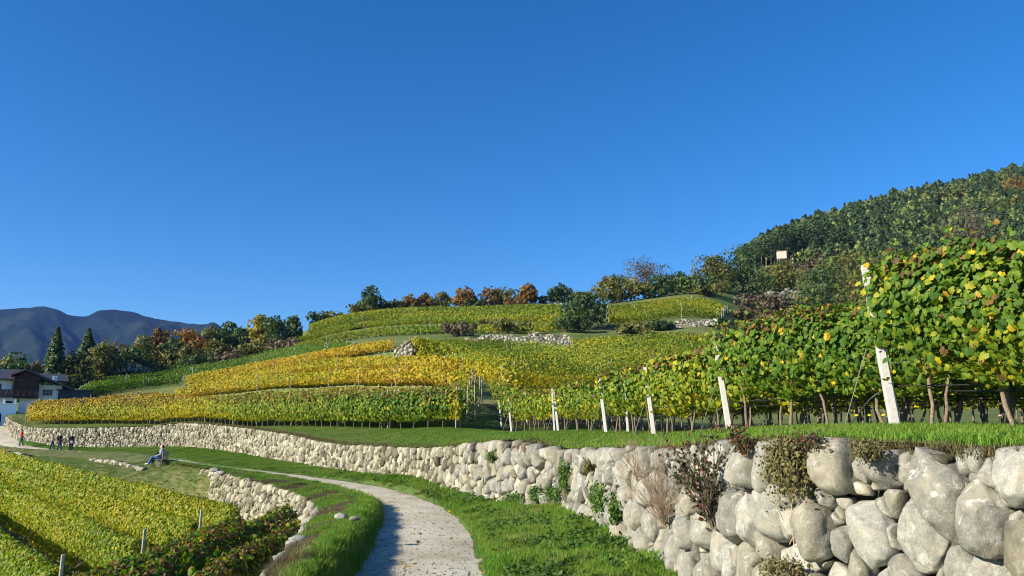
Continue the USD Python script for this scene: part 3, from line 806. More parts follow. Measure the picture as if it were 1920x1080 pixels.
def post_shape(base, top, w, rng):
    """a square concrete post with bevelled edges that leans from base to top"""
    base, top = np.asarray(base, float), np.asarray(top, float)
    ax = unit(top - base)
    a_ = unit(np.cross(ax, [0.3, 1, 0])); b_ = np.cross(ax, a_)
    ring = np.array([(1, .7), (.7, 1), (-.7, 1), (-1, .7), (-1, -.7), (-.7, -1), (.7, -1), (1, -.7)]) * w / 2
    v = []
    for k, f_ in ((-0.12, 1.0), (0.0, 1.0), (0.97, 0.86), (1.0, 0.70)):
        c = base + (top - base) * k
        v += [c + f_ * (x * a_ + y * b_) for x, y in ring]
    v = np.array(v)
    q = grid_faces(4, 9)
    q = []
    for i in range(3):
        for j in range(8):
            q.append((i * 8 + j, i * 8 + (j + 1) % 8, (i + 1) * 8 + (j + 1) % 8, (i + 1) * 8 + j))
    f = np.array(q)
    f = np.vstack([f[:, [0, 1, 2]], f[:, [0, 2, 3]], [[24, 24 + k, 24 + k + 1] for k in range(1, 7)]])
    return v, f

# rows of the upper vineyard that end at the wall; the row ends as the photograph has them
rng = np.random.default_rng(5)
RD = np.array([0.45, -0.893])                       # rows run this way, away from their end posts
ENDS = [(1685, 803, 12.0), (1372, 808, 18.4), (1230, 818, 25.0), (1139, 812, 31.6), (1049, 810, 39.5), (961, 812, 49.0), (942, 809, 55.5), (931, 800, 63), (922, 790, 69)]
LEN = [8.4, 13.0, 18, 22, 27, 34, 40, 44, 46]
CUT = [9, 14, 9, 8, 7, 7, 7, 0, 0]
HT = [2.58, 2.35, 2.4, 2.4, 2.3, 2.3, 2.2, 2.2, 2.2]
POST_LABELS = ["thick white concrete end post nearest the camera, leaning left", "white leaning concrete end post left of the thickest one, above the red-leaved shrub",
               "white concrete end post above the dry twigs on the wall", "white concrete end post fourth from the right along the wall", "white concrete end post beside its twin in the middle of the terrace",
               "slim white end post just right of the dark row opening", "slim white end post at the right edge of the dark row opening"]
def row_points(e, L, step=0.4, back=0.0):
    e = np.asarray(e, float)
    n = int(L / step) + 1
    t = np.linspace(-back, L, n)
    xy = e[:2] + RD * t[:, None]
    # rows stop short of the wall
    return np.column_stack([xy, ground_z(xy[:, 0], np.maximum(xy[:, 1], 1.5))])
end_pts = []
for i, (px, py, D) in enumerate(ENDS):
    p = P(px, py, D)
    p[2] = float(ground_z(np.array([p[0]]), np.array([p[1]]))[0]) if abs(float(ground_z(np.array([p[0]]), np.array([p[1]]))[0]) - p[2]) > 0.25 else p[2]
    end_pts.append(p)
VINE_GROUP = "grapevines of the terrace above the wall"
LEAF_PARTS = {0: 260, 1: 180}
def vine_label(i, k):
    row = ["nearest row by the thick post", "second row behind the leaning post", "third row above the dry twigs", "fourth row along the wall", "fifth row along the wall", "sixth row by the dark opening", "seventh row by the dark opening"][i]
    return f"grapevine in the {row}, {'at the' if k == 0 else ORD[k] + ' from its'} end post"
for i, e in enumerate(end_pts):
    pts = row_points(e, LEN[i], 0.3, back=0.32)
    near = i < 2
    dens = [1750, 1150, 700, 430, 310, 240, 190, 120, 110][i]
    size = [0.112, 0.120, 0.140, 0.165, 0.185, 0.20, 0.21, 0.26, 0.27][i]
    C, N, s, rel = hedge(pts, 0.70, HT[i], 0.40, dens, rng, clump=0.62 if i < 3 else 0.5, shoots=0.12 if i < 3 else 0.06, inner=0.55, shoot_h=0.5, seed=i * 7.3, fringe=0.26)
    # the trellis end is open: few leaves low down beside the end post
    hgt = C[:, 2] - np.interp(s, np.linspace(0, LEN[i] + 0.32, len(pts)), pts[:, 2])
    keep = ~((s < 0.85) & (hgt < 1.22) & (rng.random(len(C)) < 0.95)) & ~((s < 0.30) & (rng.random(len(C)) < 0.45))
    C, N, s, rel = C[keep], N[keep], s[keep], rel[keep]
    T = tones(C, rel, rng, [0.35, 0.33, 0.38, 0.40, 0.41, 0.41, 0.41, 0.4, 0.4][i], 0.095, 0.22, 0.25, 0.25, [0.30, 0.40, 0.5, 0.55, 0.6, 0.6, 0.6, 0.5, 0.5][i], seed=31)
    if i in (0, 2):
        T = np.where(rng.random(len(T)) < 0.05, rng.uniform(0.5, 0.68, len(T)), T)
    size = size * rng.uniform(0.55, 1.2, len(C)) * np.where(rel > 0.95, 0.7, 1.0)
    shape = LOBED if i < 2 else FIVE if i < 4 else KITE
    pitch = 1.15
    nv = int(min(LEN[i], CUT[i]) / pitch)
    for k in range(nv):
        s0 = 0.55 + k * pitch
        b = np.array([np.interp(s0 + 0.32, np.linspace(0, LEN[i] + 0.32, len(pts)), pts[:, m]) for m in range(3)])
        sel = np.nonzero((s - 0.32 >= s0 - pitch / 2 - (1 if k == 0 else 0)) & ((s - 0.32 < s0 + pitch / 2) | (k == nv - 1 and LEN[i] <= CUT[i])))[0]
        if not len(sel): continue
        lab = vine_label(i, k)
        t, loc = thing("grapevine", lab or "grapevine farther along its row, mostly behind the nearer rows", "grapevine", VINE_GROUP, b)
        b = np.asarray(b)
        tr = trunk_shape(b, 0.95, rng, 0.028)
        put(t + "/trunk", tr[0] - loc, tr[1], "vine_bark", smooth=True)
        if i < 4:
            for _ in range(4 if near else 2):
                a_ = rng.uniform(-0.5, 0.5)
                q0 = b + [*(RD * a_ * 0.3), 0.85]
                q3 = b + [*(RD * a_ * 1.6 + np.array([RD[1], -RD[0]]) * rng.normal(0, 0.15)), rng.uniform(1.5, HT[i] + 0.25)]
                mid = (q0 + q3) / 2 + rng.normal(0, 0.08, 3)
                put(t + "/cane", tube(np.array([q0, mid, q3]), [0.009, 0.007, 0.004], 4)[0] - loc, tube(np.array([q0, mid, q3]), 0.007, 4)[1], "cane")
            # the cordon that the canes spring from
            cd = tube(np.array([b + [0, 0, 0.82], b + [*(RD * 0.3), 0.9], b + [*(RD * 0.6), 0.9]]), [0.024, 0.018, 0.012], 5)
            put(t + "/cordon", cd[0] - loc, cd[1], "vine_bark")
        v, f, m = leaves(C[sel] - loc, N[sel], size[sel], shape, rng)
        tt = np.repeat(T[sel], m)
        single = []
        if i in LEAF_PARTS and k < 5:
            d = np.linalg.norm(C[sel] - EYE, axis=1)
            outw = (C[sel][:, :2] - np.array([np.interp(s[sel], np.linspace(0, LEN[i] + .32, len(pts)), pts[:, q]) for q in (0, 1)]).T) @ np.array([RD[1], -RD[0]])
            px = pix(C[sel])
            vis = (px[:, 0] < 1935) & (px[:, 0] > 900)
            single = np.argsort(np.where(vis, -outw, 9))[:min(LEAF_PARTS[i], int(vis.sum()))]
            fm = len(shape[1])
            for q in single:
                put(t + "/leaf", v[q * m:(q + 1) * m], shape[1], "vine_leaf", tone=tt[q * m:(q + 1) * m])
        rest = np.setdiff1d(np.arange(len(sel)), single)
        if len(rest):
            fm = len(shape[1])
            ff = f.reshape(len(sel), fm, 3)[rest].reshape(-1, 3)
            used = np.unique(ff); remap = np.zeros(len(v), int); remap[used] = np.arange(len(used))
            put(t + "/foliage", v[used], remap[ff], "vine_leaf", tone=tt[used], kind="stuff")
    if LEN[i] > CUT[i]:
        s0 = 0.55 + nv * pitch - pitch / 2 if nv else -1
        sel = np.nonzero(s - 0.32 >= s0)[0]
        b = pts[len(pts) // 2]
        t, loc = thing("vine_row", f"rear stretch of the {ORD[i]} row from the right, behind the nearer vines", "vine row", "rear vine rows above the wall", b)
        v, f, m = leaves(C[sel] - loc, N[sel], size[sel], KITE, rng)
        put(t + "/foliage", v, f, "vine_leaf", tone=np.repeat(T[sel], m), kind="stuff")
        for k in np.arange(max(s0, 0) + 0.6, LEN[i], pitch):
            q = np.array([np.interp(k + 0.32, np.linspace(0, LEN[i] + 0.32, len(pts)), pts[:, m_]) for m_ in range(3)])
            tr = trunk_shape(q, 0.95, rng, 0.034); put(t + "/trunk", tr[0] - loc, tr[1], "vine_bark")
    # earth under the row; canopy shade is painted into its dark colour
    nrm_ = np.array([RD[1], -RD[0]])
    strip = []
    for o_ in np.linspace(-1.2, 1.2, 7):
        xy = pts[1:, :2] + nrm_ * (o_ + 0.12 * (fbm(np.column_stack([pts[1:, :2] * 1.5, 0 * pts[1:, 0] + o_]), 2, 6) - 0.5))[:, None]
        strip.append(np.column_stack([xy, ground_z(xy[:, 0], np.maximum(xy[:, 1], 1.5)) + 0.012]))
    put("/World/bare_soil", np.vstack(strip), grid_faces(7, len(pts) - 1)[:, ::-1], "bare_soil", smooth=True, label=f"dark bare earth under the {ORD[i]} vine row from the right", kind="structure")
    # end post, guy wire, drip hose
    if i > 6: continue
    lean = np.array([-RD[0], -RD[1]]) * 0.16 + np.array([-0.10, 0.0])
    top = e + np.array([lean[0], lean[1], HT[i] - (0.10 if i == 0 else 0.28)])
    fw = np.array([-0.07, 0.0, 0.0])
    v, f = post_shape(e + fw * 0.6, top + fw, 0.15 if i < 4 else 0.13, rng)
    put("/World/vineyard_post", v, f, "concrete_post", label=POST_LABELS[i], category="post", group="white concrete row end posts")
    if i < 6:
        a0 = e + (top - e) * 0.72
        a1 = e + np.array([*(-RD * 1.05 + np.array([-0.15, -0.45])), 0.0]); a1[2] = float(ground_z(a1[:1], a1[1:2])[0]) - 0.02
        v, f = tube(np.array([a0, a1]), 0.006 if i < 2 else 0.008, 5)
        put("/World/guy_wire", v, f, "wire", label=["taut guy wire from the nearest thick white post to the ground", "guy wire of the leaning post above the red-leaved shrub", "guy wire of the end post above the dry twigs", "guy wire of the fourth end post from the right", "guy wire of the middle end post", "guy wire of the slim post by the row opening"][i], category="wire", group="guy wires of the end posts")
        # black drip hose: out of the ground by the guy's foot, up in a curve to the row
        g0 = a1 + np.array([0.03, 0.03, -0.02])
        hz = 0.62
        q = [g0, g0 + (e - g0) * 0.25 + [0, 0, 0.22], g0 + (e - g0) * 0.6 + [0, 0, 0.5], e + [0.02, 0.05, hz]]
        for k in np.linspace(0.5, LEN[i], max(3, int(LEN[i] / 1.6))):
            r = np.array([np.interp(k + .32, np.linspace(0, LEN[i] + .32, len(pts)), pts[:, m]) for m in range(3)])
            q.append(r + [0.03, 0.03, hz + rng.normal(0, 0.015)])
        q = np.array(q)
        tt_ = np.linspace(0, 1, len(q)); uu = np.linspace(0, 1, len(q) * 4)
        q = np.stack([PchipInterpolator(tt_, q[:, m])(uu) for m in range(3)], 1)
        v, f = tube(q, 0.011 if i < 2 else 0.012, 6)
        put("/World/drip_hose", v, f, "hose", smooth=True, label=["black drip hose running along the nearest row to the right edge", "black drip hose curving up at the leaning post's row", "black drip hose of the third row above the dry twigs", "black drip hose of the fourth row along the wall", "black drip hose of the fifth row along the wall", "black drip hose of the sixth row by the dark opening"][i], category="hose", group="drip hoses under the vines")
        for wn, hz in (("lowest", 1.0), ("middle", 1.55), ("top", 2.05)):
            a_ = e + (top - e) * (hz / HT[i]); b_ = pts[-1] + [0, 0, hz]
            v, f = tube(np.array([a_, (a_ + b_) / 2 - [0, 0, 0.02], b_]), 0.003, 4)
            put("/World/trellis_wire", v, f, "wire", label=f"{wn} steel trellis wire of the {ORD[i]} row from the right above the wall", category="wire", group="trellis wires")
# posts inside the rows
for (px, D, w, h, lab) in [(1178, 33.5, 0.12, 2.2, "white post standing inside the rows behind the fourth end post"), (1040, 41.5, 0.11, 2.2, "second of the twin white posts in the middle of the terrace"), (988, 60, 0.11, 2.2, "thin white post far inside the rows beyond the opening")]:
    p = H(px, D)
    v, f = post_shape(p, p + [-0.1, 0.05, h], w, rng)
    put("/World/vineyard_post", v, f, "concrete_post", label=lab, category="post", group="white concrete row end posts")

# contour rows of the terraces and the fields above
def boundary(pts, n=60):
    pts = np.array(pts, float)
    t = np.linspace(0, 1, len(pts)); u = np.linspace(0, 1, n)
    return np.column_stack([PchipInterpolator(t, pts[:, 0])(u), PchipInterpolator(t, pts[:, 1])(u)])
def stake(p, h, rng, r=0.035):
    v, f = tube(np.array([p - [0, 0, 0.1], p + [rng.normal(0, 0.06), rng.normal(0, 0.06), h]]), r, 4)
    return v, f
def field(name, bottom, top, spacing, dens, size, ht, th, base, label, group, rng, hb=0.45, jitter=0.09, fld=0.35, sc=0.05, low=0.1, brown=0.0, stakes=0.0, first_dens=None, first=None, seed=3, tone_fn=None, shape=KITE, last_row_gap=True, trunks=0, stake_mat="wood_post", skip=None, gold=0.0):
    b, t = boundary(bottom), boundary(top)
    pb, pt = H(b[:, 0], b[:, 1]), H(t[:, 0], t[:, 1])
    gap = np.median(np.linalg.norm((pt - pb)[:, :2], axis=1))
    n = max(1, int(round(gap / spacing)) + 1)
    for r in range(n):
        k = r / max(n - 1, 1)
        xy = pb[:, :2] * (1 - k) + pt[:, :2] * k
        q, _ = resample(xy, 1.5)
        poly = np.column_stack([q, ground_z(q[:, 0], q[:, 1])])
        front_row = r < 1
        if skip is not None and r > 0 and near_step(poly[:, 0], poly[:, 1], skip, 1.9).mean() > 0.5: continue
        C, N, s, rel = hedge(poly, hb, ht, th, (first_dens if front_row and first_dens else dens * 0.85), rng, clump=0.35, shoots=0.05, inner=0.4, shoot_h=0.3, seed=r * 3.1 + len(name))
        b_ = base if tone_fn is None else tone_fn(C, rel, k)
        if gold:
            b_ = b_ + gold * (0.75 * max(0.0, 1 - 1.6 * k) - 0.35) + gold * np.clip(0.55 - rel, 0, 1) * (r == 0)
        T = tones(C, rel, rng, b_, jitter, fld, sc, low, brown, seed)
        sz = size * rng.uniform(0.6, 1.25, len(C))
        c0 = poly[len(poly) // 2]
        th_, loc = thing(name, (first if front_row and first else f"{label}, {ORD[r]} row up"), "vine row", group, c0)
        v, f, m = leaves(C - loc, N, sz, shape, rng)
        put(th_ + "/foliage", v, f, "vine_leaf", tone=np.repeat(T, m), kind="stuff")
        if trunks and r < trunks:
            q2, _ = resample(xy, 1.15)
            for p in q2:
                p3 = np.array([p[0], p[1], float(ground_z(p[:1], p[1:2])[0])])
                tv, tf = trunk_shape(p3, hb + 0.35, rng, 0.024)
                put(th_ + "/trunk", tv - loc, tf, "vine_bark", smooth=True)
        if stakes:
            q2, _ = resample(xy, stakes)
            for p in q2[rng.random(len(q2)) < 0.75]:
                p = p + rng.normal(0, 0.3, 2)
                p3 = np.array([p[0], p[1], float(ground_z(p[:1], p[1:2])[0])])
                sv, sf = stake(p3, ht + rng.uniform(0.05, 0.35), rng, 0.045 if p[1] > 100 else 0.05)
                put(th_ + "/stake", sv - loc, sf, stake_mat)

def tone_block(C, rel, k):
    px = pix(C)[:, 0]
    left = np.clip((470 - px) / 120, 0, 1)
    return 0.36 + 0.22 * left + 0.14 * k + 0.22 * np.clip((px - 830) / 20, 0, 1) * np.clip(1 - k * 6, 0, 1) * np.clip(880 - px, 0, 1)
field("vine_row", [(862, 51), (760, 53), (620, 60), (480, 71), (300, 90), (150, 96.5), (52, 100)], [(895, 66), (760, 71.5), (620, 85), (480, 100), (330, 111), (180, 112), (62, 111)], 2.1, 170, 0.22, 2.35, 0.42, 0.4,
      "contour row of vines behind the long front hedge", "contour rows on the lowest terrace", np.random.default_rng(21), hb=0.50, jitter=0.085, fld=0.22, low=0.22, brown=0.45, stakes=7.0, first_dens=380,
      first="long front hedge of vines along the grass above the far stone wall", tone_fn=tone_block, trunks=1)
field("vine_row", [(882, 71.5), (760, 76.5), (620, 90.5), (480, 105.5), (330, 115)], [(885, 81), (760, 87), (620, 102), (480, 115), (330, 121)], 2.1, 105, 0.25, 1.9, 0.42, 0.55, "yellow vine row on the second terrace", "yellow rows on the second terrace", np.random.default_rng(22), gold=0.16, fld=0.25, stakes=9.0)
field("vine_row", [(868, 87.5), (760, 92.5), (620, 108.5), (480, 121.5), (350, 127)], [(812, 101), (760, 107), (620, 116), (480, 129.5), (370, 133)], 2.1, 92, 0.26, 1.9, 0.42, 0.56, "golden vine row on the third terrace", "golden rows on the third terrace", np.random.default_rng(23), gold=0.16, fld=0.3, stakes=9.0)
field("vine_row", [(735, 115), (620, 122.5), (480, 135), (345, 139)], [(738, 121), (620, 130), (480, 144), (350, 147)], 2.2, 85, 0.28, 1.9, 0.42, 0.61, "orange-yellow vine row below the green field", "orange-yellow rows below the green field", np.random.default_rng(24), gold=0.16, fld=0.25, stakes=10.0)
field("vine_row", [(700, 125), (620, 134), (480, 149), (330, 152), (230, 148), (140, 138)], [(650, 150), (600, 164), (480, 187), (330, 187), (235, 176), (175, 160)], 2.4, 66, 0.32, 1.8, 0.42, 0.30, "green vine row on the slope left of the terraces", "green rows left of the terraces", np.random.default_rng(25), fld=0.12, jitter=0.06, stakes=14.0, stake_mat="concrete_post")
field("vine_row", [(776, 114), (820, 100), (880, 89), (962, 77), (1070, 84), (1200, 92), (1330, 100)], [(776, 124), (820, 132), (880, 140), (960, 145), (1070, 138), (1200, 130), (1330, 128)], 2.2, 80, 0.28, 1.9, 0.42, 0.44, "lime-green vine row on the broad middle field", "lime-green rows of the broad middle field", np.random.default_rng(26), fld=0.20, sc=0.05, low=0.08, stakes=16.0, tone_fn=lambda C, rel, k: 0.44 + 0.13 * max(0, 1 - 7 * k))
field("vine_row", [(1072, 141), (1200, 135), (1345, 134)], [(1072, 148), (1200, 147), (1345, 147)], 2.2, 66, 0.31, 1.9, 0.42, 0.50, "bright vine row on the strip below the rubble wall", "rows on the strip below the rubble wall", np.random.default_rng(27), fld=0.4, sc=0.08, stakes=12.0)
field("vine_row", [(552, 180), (620, 180), (720, 178), (800, 174), (900, 170), (1000, 167), (1060, 167)], [(560, 196), (620, 200), (720, 198), (800, 195), (900, 189), (1000, 184), (1060, 184)], 2.5, 56, 0.36, 1.9, 0.42, 0.45, "olive vine row low on the upper field", "lower rows of the upper field", np.random.default_rng(28), skip=1, fld=0.22, stakes=8.0)
field("vine_row", [(578, 203), (720, 204), (800, 201), (900, 196), (1060, 190)], [(580, 233), (720, 227), (800, 223), (900, 220), (1050, 214)], 2.7, 50, 0.40, 1.9, 0.42, 0.42, "green-yellow vine row high on the upper field", "upper rows of the upper field", np.random.default_rng(29), skip=1, fld=0.22, stakes=13.0)
field("vine_row", [(1142, 177), (1240, 179), (1345, 182)], [(1142, 205), (1240, 212), (1360, 208)], 2.6, 54, 0.38, 1.9, 0.42, 0.51, "golden vine row on the high right field", "golden rows on the high right field", np.random.default_rng(30), fld=0.35, stakes=9.0, stake_mat="concrete_post")
field("vine_row", [(1264, 268), (1310, 268)], [(1266, 300), (1306, 300)], 3.5, 40, 0.55, 1.9, 0.5, 0.68, "yellow vine row in the far gap between trees", "far yellow rows between the trees", np.random.default_rng(31), fld=0.1)
field("vine_row", [(1480, 232), (1700, 236)], [(1485, 250), (1720, 252)], 3.0, 36, 0.5, 1.9, 0.5, 0.58, "yellow vine row high up behind the nearest vines", "yellow rows behind the nearest vines", np.random.default_rng(32), fld=0.25, stakes=12.0, stake_mat="concrete_post")

# the lower vineyard, left below the lane
LD = np.array([-0.645, 0.764])
rng = np.random.default_rng(41)
LOW_LABELS = ["vine row along the top edge of the lower vineyard beside the grass slope", "second vine row from the top edge of the lower vineyard", "third vine row from the top edge of the lower vineyard", "fourth vine row of the lower vineyard, ending at a short post",
              "fifth vine row of the lower vineyard, in the bottom left corner", "sixth vine row of the lower vineyard, in the bottom left corner", "last vine row at the bottom left corner of the picture", "vine row below the bottom left corner"]
def low_row(p0, direction, L, base, label, group, rng, dens, size, ht=2.0, th=0.40, brown=0.35, jitter=0.07, fld=0.25, shape=FIVE, low=0.1, neat=False):
    n = int(L / 0.6) + 1
    t = np.linspace(0, L, n)
    xy = np.asarray(p0, float) + np.asarray(direction) * t[:, None]
    poly = np.column_stack([xy, low_z(xy[:, 0], xy[:, 1])])
    C, N, s, rel = hedge(poly, 0.35, ht, th, dens, rng, clump=0.16 if neat else 0.3, shoots=0.02 if neat else 0.05, inner=0.35, shoot_h=0.25, seed=p0[1])
    keep = rng.random(len(C)) < np.clip((24.0 / np.maximum(C[:, 1], 1)) ** 1.3, 0.28, 1.0)
    C, N, rel = C[keep], N[keep], rel[keep]
    T = tones(C, rel, rng, base, jitter, fld, 0.10, low, brown, 51)
    far = np.clip(C[:, 1] / 24.0, 1.0, 2.0)
    t_, loc = thing("vine_row", label, "vine row", group, poly[0])
    v, f, m = leaves(C - loc, N, size * far * rng.uniform(0.55, 1.2, len(C)), shape, rng)
    put(t_ + "/foliage", v, f, "vine_leaf", tone=np.repeat(T, m), kind="stuff")
    q2, _ = resample(xy, 1.2)
    for p in q2[:14]:
        p3 = np.array([p[0], p[1], float(low_z(p[0], p[1]))])
        tv, tf = trunk_shape(p3, 0.9, rng)
        put(t_ + "/trunk", tv - loc, tf, "vine_bark")
    return poly
for i, y0 in enumerate([26.8, 23.4, 19.9, 16.4, 12.9, 9.5, 6.2]):
    low_row((-8.9, y0), LD, [48, 44, 40, 30, 18, 12, 8][i], [0.47, 0.49, 0.49, 0.48, 0.47, 0.46, 0.46][i], LOW_LABELS[i], "slanting rows of the lower vineyard", rng, 1100, 0.095, ht=1.82, shape=KITE, low=0.12, brown=0.05, jitter=0.055, th=0.20, neat=True, fld=0.2)
    e = np.array([-8.75, y0 - 0.15, float(low_z(np.array(-8.75), np.array(y0)))])
    if i > 0:
        v, f = tube(np.array([e - [0, 0, 0.1], e + [0.08, -0.05, 2.12]]), [0.042, 0.038], 8)
        put("/World/wooden_post", v, f, "weathered_post", smooth=40, label=["", "thin pale post at the end of the second lower row", "pale post at the right end of the third lower row", "pale post at the end of the fourth lower row", "pale post in the bottom left corner", "pale post at the bottom edge left", "pale post below the picture's edge"][i], category="post", group="end posts of the lower vineyard")
low_row((-5.4, 21.6), (-0.02, -1.0), 15.0, 0.34, "dark brown-topped vine row right under the grassy bank", "brown-topped rows along the bank", rng, 1250, 0.105, ht=2.05, th=0.34, brown=0.55, fld=0.12)
low_row((-6.65, 24.6), (-0.01, -1.0), 17.0, 0.36, "brown-topped vine row second from the bank, reaching the pale stones", "brown-topped rows along the bank", rng, 1100, 0.105, ht=2.1, th=0.36, brown=0.5, fld=0.12)
low_row((-7.75, 23.4), (0.0, -1.0), 14.0, 0.37, "brown-topped vine row third from the bank, beside the row ends", "brown-topped rows along the bank", rng, 950, 0.105, ht=1.95, th=0.34, brown=0.45, fld=0.12)
# ---------------------------------------------------------------- trees and bushes
def crown_cloud(rng, lobes, n, size, shape=KITE, fill=0.45, flat=0.0):
    """leaf clumps spread through several lobes [(centre, radii)]; tone is lighter towards each lobe's outside only by chance"""
    vol = np.array([np.prod(r) ** 0.67 for _, r in lobes])
    pick = rng.choice(len(lobes), n, p=vol / vol.sum())
    d = unit(rng.normal(size=(n, 3)))
    rad = 1 - fill * rng.random(n) ** 1.3
    cen = np.array([c for c, _ in lobes])[pick]; rr = np.array([r for _, r in lobes])[pick]
    C = cen + d * rr * rad[:, None]
    # gaps: thin the leaves out where a noise field is low
    q = fbm(C / (np.mean(rr) * 0.75) + rng.uniform(0, 50, 3), 3, 5)
    keep = q > np.quantile(q, 0.28)
    C, d, pick = C[keep], d[keep], pick[keep]
    N = d + rng.normal(0, 0.5, C.shape)
    lt = rng.normal(0, 0.13, len(lobes))[pick]
    T = np.clip(0.45 + lt + rng.normal(0, 0.16, len(C)), 0, 1)
    sz = size * rng.uniform(0.6, 1.35, len(C))
    v, f, m = leaves(C, N, sz, shape, rng, hang=0.3)
    return v, f, np.repeat(T, m)

def tree(name, label, group, base, H_, W_, rng, leaf="olive_leaf", n=1400, trunk=0.25, lobes=9, leaf_size=None, category="tree", dense=True, bark="bark", bare=0.0):
    """broadleaf tree: trunk and limbs, crown in uneven lobes"""
    base = np.asarray(base, float)
    t, loc = thing(name, label, category, group, base)
    acc = Acc()
    nseg = 5
    lean = rng.normal(0, 0.05, 2) * H_
    zz = np.linspace(-0.3, H_ * 0.72, nseg)
    pth = np.column_stack([np.linspace(0, 1, nseg) * lean[0] + rng.normal(0, 0.02 * H_, nseg), np.linspace(0, 1, nseg) * lean[1] + rng.normal(0, 0.02 * H_, nseg), zz])
    r0 = 0.022 * H_ + 0.06
    acc.add(*tube(pth, r0 * np.linspace(1, 0.25, nseg), 6))
    L_ = []
    cz0, cz1 = H_ * trunk, H_
    for k in range(lobes):
        a_ = k * 2.4 + rng.uniform(-0.5, 0.5)
        u = (k + 0.5) / lobes
        wz = math.sin(np.pi * min(0.98, 0.22 + 0.78 * u)) ** 0.6
        z = cz0 + (cz1 - cz0) * (0.12 + 0.76 * u)
        rr = W_ / 2 * wz * rng.uniform(0.30, 0.72)
        c = np.array([math.cos(a_) * rr, math.sin(a_) * rr, z]) + np.append(lean * z / H_, 0)
        R_ = W_ * rng.uniform(0.15, 0.37) * (0.75 + 0.4 * wz)
        L_.append((c, np.array([R_, R_, R_ * rng.uniform(0.7, 0.95)])))
        st = np.array([np.interp(max(z * 0.55, H_ * trunk * 0.7), zz, pth[:, q]) for q in range(3)])
        acc.add(*tube(np.array([st, (st + c) / 2 + rng.normal(0, 0.03 * H_, 3), c]), [r0 * 0.4, r0 * 0.25, r0 * 0.08], 5))
        if bare:
            for _ in range(int(bare)):
                e = c + unit(rng.normal(size=3) + [0, 0, 0.5]) * R_ * rng.uniform(0.7, 1.25)
                acc.add(*tube(np.array([st * 0.3 + c * 0.7, (c + e) / 2 + rng.normal(0, 0.02 * H_, 3), e]), [r0 * 0.12, r0 * 0.08, 0.012], 4))
    acc.put(t + "/trunk", bark, smooth=True)
    v, f, T = crown_cloud(rng, L_, n, leaf_size or 0.034 * H_ + 0.16)
    put(t + "/crown", v, f, leaf, tone=T, kind="stuff")
    return t

def bush(name, label, group, base, H_, W_, rng, leaf, n=900, leaf_size=None):
    base = np.asarray(base, float)
    t, loc = thing(name, label, "bush", group, base)
    L_ = []
    k = max(4, int(3 + W_ / H_ * 3))
    acc = Acc()
    for i in range(k):
        x = (i + 0.5) / k * 2 - 1
        c = np.array([x * W_ * 0.36 + rng.normal(0, 0.05 * W_), rng.normal(0, 0.16 * W_), H_ * rng.uniform(0.36, 0.62)])
        R_ = H_ * rng.uniform(0.34, 0.48)
        L_.append((c, np.array([R_ * rng.uniform(0.9, 1.3), R_, R_])))
        acc.add(*tube(np.array([[x * W_ * 0.1, 0, -0.2], [*(c[:2] * 0.6), H_ * 0.25], c]), [0.09, 0.06, 0.03], 5))
    acc.put(t + "/stem", "bark")
    v, f, T = crown_cloud(rng, L_, n, leaf_size or 0.06 * H_ + 0.14, fill=0.5)
    v[:, 2] = np.maximum(v[:, 2], -0.1)
    put(t + "/crown", v, f, leaf, tone=T, kind="stuff")
    return t

def conifer_mesh(rng, H_, W_, n=700, bare=0.08, size=None, top_only=False):
    acc = Acc()
    acc.add(*tube(np.array([[0, 0, -0.4], [0.02 * H_, 0, H_ * 0.5], [0, 0.01 * H_, H_ * 0.97]]), [0.016 * H_ + 0.05, 0.010 * H_ + 0.03, 0.02], 6))
    k = rng.random(n) ** 0.75
    z = H_ * (bare + (1 - bare) * k)
    prof = (1 - k) ** 0.8 if not top_only else np.sqrt(np.clip(np.sin(np.pi * np.clip(k * 0.9 + 0.12, 0, 1)), 0, 1))
    nb = 13
    a_ = rng.integers(0, nb, n) * 2 * np.pi / nb + np.floor(k * 14) * 0.9 + rng.normal(0, 0.16, n)
    r = W_ / 2 * prof * rng.random(n) ** 0.55 * (0.78 + 0.4 * fbm(np.column_stack([a_ * 1.3, k * 9, 0 * k]), 2, 4))
    C = np.column_stack([r * np.cos(a_), r * np.sin(a_), z - 0.22 * r * (0 if top_only else 1) + rng.normal(0, 0.012 * H_, n)])
    N = np.column_stack([np.cos(a_) * 0.5, np.sin(a_) * 0.5, np.full(n, 0.9)]) + rng.normal(0, 0.35, (n, 3))
    v, f, m = leaves(C, N, (size or (0.035 * H_ + 0.25)) * rng.uniform(0.6, 1.3, n), KITE, rng, hang=0.2)
    T = np.repeat(np.clip(0.42 + rng.normal(0, 0.18, n) + 0.1 * (k - 0.5), 0, 1), m)
    return acc, v, f, T

def conifer(name, label, group, base, H_, W_, rng, n=700, bare=0.08, leaf="pine_needle", top_only=False, bark="bark"):
    t, loc = thing(name, label, "tree", group, base)
    acc, v, f, T = conifer_mesh(rng, H_, W_, n, bare, None, top_only)
    acc.put(t + "/trunk", bark, smooth=True)
    put(t + "/crown", v, f, leaf, tone=T, kind="stuff")

rng = np.random.default_rng(77)
def scale_at(D):
    return D / FPX * 1.01
